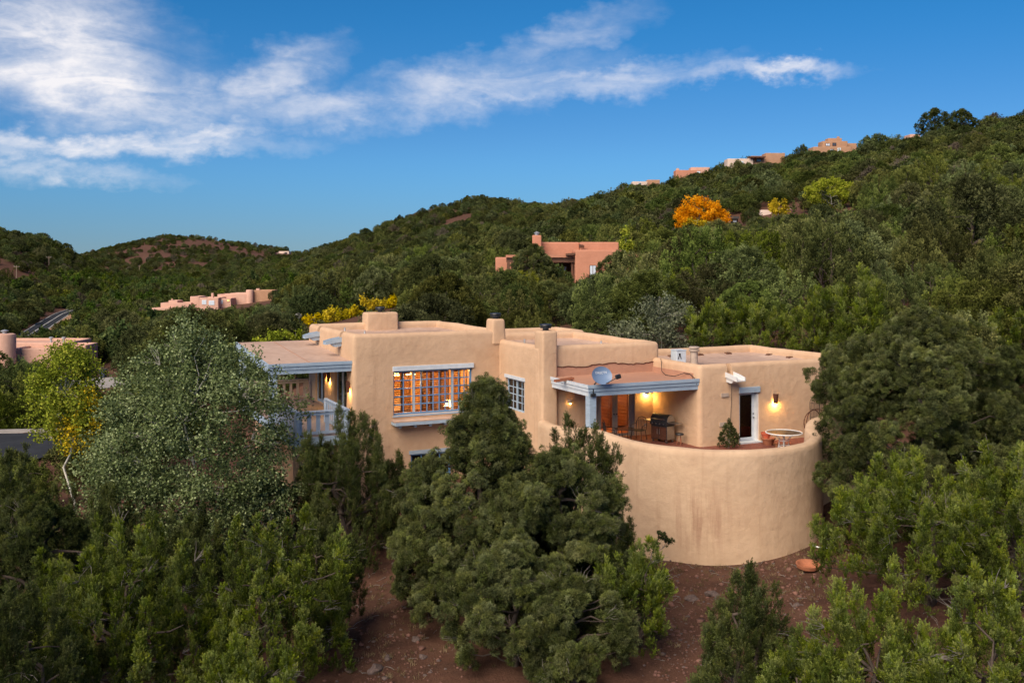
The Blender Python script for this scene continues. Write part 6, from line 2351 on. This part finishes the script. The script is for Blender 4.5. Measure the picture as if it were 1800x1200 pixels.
# drop what the hills hide from here (with a margin)
gd_ = np.exp(np.linspace(math.log(45), math.log(1800), 320))
gp = np.arange(-200, 2001, 20.0)
GX = (gp[:, None] - 900) / F * gd_[None, :]
rows = HOR - F * (zrel(GX, np.broadcast_to(gd_, GX.shape)) + 1.2) / gd_[None, :]
cm = np.minimum.accumulate(rows, axis=1)
pi = np.clip(np.round((px_ + 200) / 20).astype(int), 0, len(gp) - 1)
di = np.clip(np.searchsorted(gd_, ty * 0.96) - 1, 0, len(gd_) - 1)
ok &= top_row < cm[pi, di] + 2 + 600 / ty
# behind the house roofs nothing shows
roofrow = np.interp(px_, [425, 430, 545, 550, 860, 890, 1000, 1160, 1165, 1500, 1501], [2000, 600, 596, 570, 565, 580, 585, 600, 612, 612, 2000])
hid = (ty < 140) & (top_row > roofrow + 4) & (ty > 45)
ok &= ~hid
tx, ty, zz, scl, px_, top_row = (q[ok] for q in (tx, ty, zz, scl, px_, top_row))
print('woodland trees', len(tx))
order = np.argsort(ty / scl)
inframe = (px_ > -25) & (px_ < 1825)
ind = [i for i in order if inframe[i]][:285]
iset = np.zeros(len(tx), bool)
iset[ind] = True


def region(px, d):
    far = d > 88
    if px < 110:
        return 'beyond the asphalt drive at the left edge' if far else 'around the asphalt drive at the left edge'
    if px < 260:
        return 'past the pinkish drive behind the yellow aspen' if far else 'close behind the yellow aspen'
    if px < 400:
        return 'in the far hollow left of the deck roof' if far else 'close behind the big aspen'
    if px < 540:
        return 'behind the yellow green shrubs by the deck roof' if far else 'next to the deck roof'
    if px < 700:
        return 'above the row of yellow shrubs' if far else 'directly behind the left chimney'
    if px < 870:
        return 'left of the salmon house' if far else 'behind the middle chimney'
    if px < 1010:
        return 'beside the salmon porch' if far else 'below the salmon porch'
    if px < 1170:
        return 'right of the salmon house' if far else 'on the bank by the silvery shrubs'
    if px < 1310:
        return 'below the orange tree' if far else 'behind the roof cooler'
    if px < 1450:
        return 'below the yellow cottonwood' if far else 'above the right wing parapet'
    if px < 1630:
        return 'upslope of the tall loose juniper' if far else 'around the tall loose juniper'
    return 'high on the hillside at the right edge' if far else 'low on the hillside at the right edge'


GREENS = rngw.random(len(tx))
for i in ind:
    k = int(rngw.integers(0, 8))
    nm, ms = mid_protos[k]
    reg = region(px_[i], ty[i]) + (', farther uphill' if ty[i] > 108 else '')
    kindw = 'rounded pinyon pine' if nm == 'pinyon_pine' else ('bushy juniper' if k % 2 == 0 else 'dark bushy juniper')
    size = 'small ' if scl[i] < 0.8 else ('large ' if scl[i] > 1.05 else 'middling ')
    s = float(scl[i])
    o = plant_tree(nm, f'{size}{kindw} growing {reg}', 'tree', ms[:2], float(tx[i]), float(ty[i]), (s * rngw.uniform(0.9, 1.15), s * rngw.uniform(0.9, 1.15), s * rngw.uniform(0.9, 1.15)), float(rngw.uniform(0, 6.28)), f'{size}{kindw}s {reg}')

# the rest reads as one wood: points with a tree on each
rest = np.where(~iset)[0]
vt = np.stack([tx[rest], ty[rest], ZC + zz[rest] - 0.15], 1)
kinds = rngw.integers(0, len(far_protos) - 2, len(rest))
kinds[rngw.random(len(rest)) < 0.07] = len(far_protos) - 2
green = (px_[rest] < 560) & (ty[rest] > 170) & (ty[rest] < 900) & (zz[rest] < -10) & (rngw.random(len(rest)) < np.where((px_[rest] > 110) & (px_[rest] < 340) & (ty[rest] > 300), 0.7, 0.25))
kinds[green] = len(far_protos) - 1
sv3 = scl[rest, None] * rngw.uniform(0.85, 1.2, (len(rest), 3))
sp3 = np.zeros((len(rest), 3))
sp3[:, 2] = rngw.uniform(0, 6.28, len(rest))
wood = link('woodland', point_mesh('woodland', vt, kinds, sp3, sv3))
tag(wood, 'dense dark green pinyon and juniper woodland covering the distant hills', 'woodland', kind='stuff')
ng = bpy.data.node_groups.new('woodland', 'GeometryNodeTree')
ng.interface.new_socket('Geometry', in_out='INPUT', socket_type='NodeSocketGeometry')
ng.interface.new_socket('Geometry', in_out='OUTPUT', socket_type='NodeSocketGeometry')
instancer(ng, far_protos)
md = wood.modifiers.new('woodland', 'NODES')
md.node_group = ng

# ------------------------------------------------------------------ rocks and small things on the soil
rk = random.Random(9)


def rock_mesh(seed):
    bm = bmesh.new()
    bmesh.ops.create_icosphere(bm, subdivisions=2, radius=1.0)
    for v in bm.verts:
        n = mnoise.noise(v.co * 1.1 + Vector((seed * 5.1, 0, 0))) * 0.5 + mnoise.noise(v.co * 2.7 + Vector((0, seed * 3.3, 0))) * 0.2
        v.co *= 1 + n
        v.co.z *= 0.55
    me = bpy.data.meshes.new('rock')
    bm.to_mesh(me)
    bm.free()
    me.shade_smooth()
    me.set_sharp_from_angle(angle=math.radians(28))
    return me


M['rock'] = simple('pink_granite', (0.165, 0.08, 0.06), 0.9, 0.45, 3.0, bump_s=0.4)
M['rock_grey'] = simple('grey_stone', (0.115, 0.08, 0.07), 0.9, 0.45, 3.0, bump_s=0.4)
rms = [rock_mesh(i) for i in range(6)]
for i, me in enumerate(rms):
    me.materials.append(M['rock'] if i % 3 else M['rock_grey'])


def soil_pt(px, py):
    d = ground_hit(px, py, 12, 120)
    return (px - 900) / F * d, d


for (px, py, w, lb) in ((720, 1000, 24, 'flat pinkish boulder in the shade under the large pine'), (697, 992, 16, 'small grey stone beside the flat boulder'), (660, 1180, 30, 'largest pink boulder among the rubble at the bottom edge'),
                        (730, 1125, 18, 'pink rock on the slope above the rubble'), (683, 1157, 15, 'reddish rock left of centre in the rubble'), (743, 1155, 15, 'reddish rock right of the rubble'),
                        (615, 1182, 12, 'pale rock at the left end of the rubble'), (1252, 1047, 24, 'pink rock left of the small conical pine'), (1216, 1055, 24, 'brown boulder beside the path left of the conical pine'),
                        (1400, 1065, 14, 'red stone beside the conical pine'), (1180, 1100, 10, 'small stone near the bright juniper foot'), (776, 1042, 10, 'small grey rock under the pine edge')):
    x, y = soil_pt(px, py)
    o = link('boulder', rms[rk.randrange(6)])
    s = w / 2 * y / F
    o.location = (x, y, ground(x, y) + s * 0.15)
    o.scale = (s, s * rk.uniform(0.7, 1), s * rk.uniform(0.8, 1.1))
    o.rotation_euler = (rk.uniform(-0.2, 0.2), rk.uniform(-0.2, 0.2), rk.uniform(0, 6.3))
    tag(o, lb, 'rock', 'rocks on the red soil')
# gravel: uncountable, one mesh
V, Fq = [], []
base = np.array([v.co[:] for v in rms[0].vertices])
bm = bmesh.new()
bmesh.ops.create_icosphere(bm, subdivisions=1, radius=1.0)
bv = np.array([v.co[:] for v in bm.verts])
bf = np.array([[v.index for v in f.verts] for f in bm.faces])
bm.free()
rg = np.random.default_rng(12)
off = 0
cl_ = [(700, 1150, 90, 60, 300), (680, 1050, 90, 70, 120), (1400, 1060, 90, 50, 420), (1230, 1040, 110, 60, 420), (1200, 1150, 60, 50, 200), (1330, 1005, 120, 22, 320), (690, 1100, 110, 110, 150), (1250, 1090, 120, 90, 420)]
mi = []
for (cx, cy, sx, sy, n) in cl_:
    for k in range(n):
        px, py = cx + rg.normal() * sx * 0.6, min(1230, cy + rg.normal() * sy * 0.6)
        if py < 985:
            continue
        d = -11.0 * F / (HOR - py)
        x, y = (px - 900) / F * d, d
        s = min(rg.lognormal(-3.75, 0.6), 0.13)
        v = bv * (1 + rg.normal(0, 0.22, bv.shape)) * s * np.array([1, rg.uniform(0.7, 1.1), 0.6])
        V.append(v + np.array([x, y, ground(x, y) + s * 0.2]))
        Fq.append(bf + off)
        mi += [int(rg.random() < 0.35)] * len(bf)
        off += len(bv)
gm = mesh_np('gravel', np.concatenate(V), np.concatenate(Fq), mi)
gm.materials.append(M['rock'])
gm.materials.append(M['rock_grey'])
tag(link('gravel', gm), 'scattered pinkish gravel and pebbles on the bare red soil', 'gravel', kind='stuff')
# stones, dry grass and fallen twigs along the wall foot and on the open soil
Q_, T_g = [], []
tw_p, tw_r = [], []
spots_ = []
for k in range(520):
    cx, cy, sx, sy = [(700, 1120, 90, 80), (1380, 1050, 90, 50), (1220, 1060, 90, 70), (1300, 1000, 130, 16), (650, 1010, 60, 50)][k % 5]
    px, py = cx + rg.normal() * sx * 0.7, cy + rg.normal() * sy * 0.7
    if py < 990:
        continue
    d = 11.0 * F / (py - HOR)
    x, y = (px - 900) / F * d, d
    if math.hypot(x - PC[0], y - PC[1]) < 4.35:
        continue
    z = ground(x, y)
    if k % 6:
        m = int(rg.integers(8, 20))
        B_ = np.array([x, y, z]) + np.stack([rg.normal(0, 0.05, m), rg.normal(0, 0.05, m), np.zeros(m)], 1)
        A_ = unit(np.stack([rg.normal(0, 0.5, m), rg.normal(0, 0.5, m), np.ones(m)], 1))
        Q_.append(leaf_quads(B_, A_, rg.uniform(0.06, 0.2, m), 0.012, rg))
        T_g.append(np.full(m, rg.uniform(0.1, 0.9)))
    else:
        a_ = rg.random() * 6.28
        L_ = rg.uniform(0.12, 0.5)
        tw_p.append(limb((x, y, z + 0.02), (x + L_ * math.cos(a_), y + L_ * math.sin(a_), ground(x + L_ * math.cos(a_), y + L_ * math.sin(a_)) + 0.03), 0.05, rg, 4))
        tw_r.append(np.linspace(0.012, 0.005, 4))
M['dry_grass'] = leaf_material('dry_grass', (0.10, 0.07, 0.035), (0.20, 0.15, 0.075), (0.32, 0.25, 0.14), 0.01, 0.1, 0.1)
tag(link('dry_grass', leaf_mesh('dry_grass', np.concatenate(Q_), np.concatenate(T_g), 'dry_grass')), 'sparse dry tan grass tufts on the bare red soil', 'grass', kind='stuff')
tag(link('fallen_twigs', tube_mesh('fallen_twigs', tw_p, tw_r, 'twig', 4)), 'grey fallen twigs littering the red soil', 'twigs', kind='stuff')
# clay saucer and drain pipe at the foot of the wall
x, y = soil_pt(1420, 1003)
sa = MB().lathe([(0.001, 0.03), (0.20, 0.03), (0.36, 0.20), (0.41, 0.20), (0.38, 0.08), (0.25, 0.0), (0.001, 0.0)], 30).build('clay_saucer', M['terracotta'], smooth=40)
sa.location = (x, y, ground(x, y) + 0.05)
sa.rotation_euler = (math.radians(6), 0, 0)
tag(sa, 'wide red clay saucer lying on the soil below the curved wall', 'saucer')
x, y = soil_pt(1428, 962)
hs__ = MB().tube([(x, y, ground(x, y) + 0.06), (x + 0.3, y - 0.25, ground(x, y) + 0.05), (x + 0.7, y - 0.3, ground(x, y) + 0.04)], 0.03, 8).build('drain_pipe', M['white'])
tag(hs__, 'short white drain pipe at the foot of the curved wall', 'pipe')
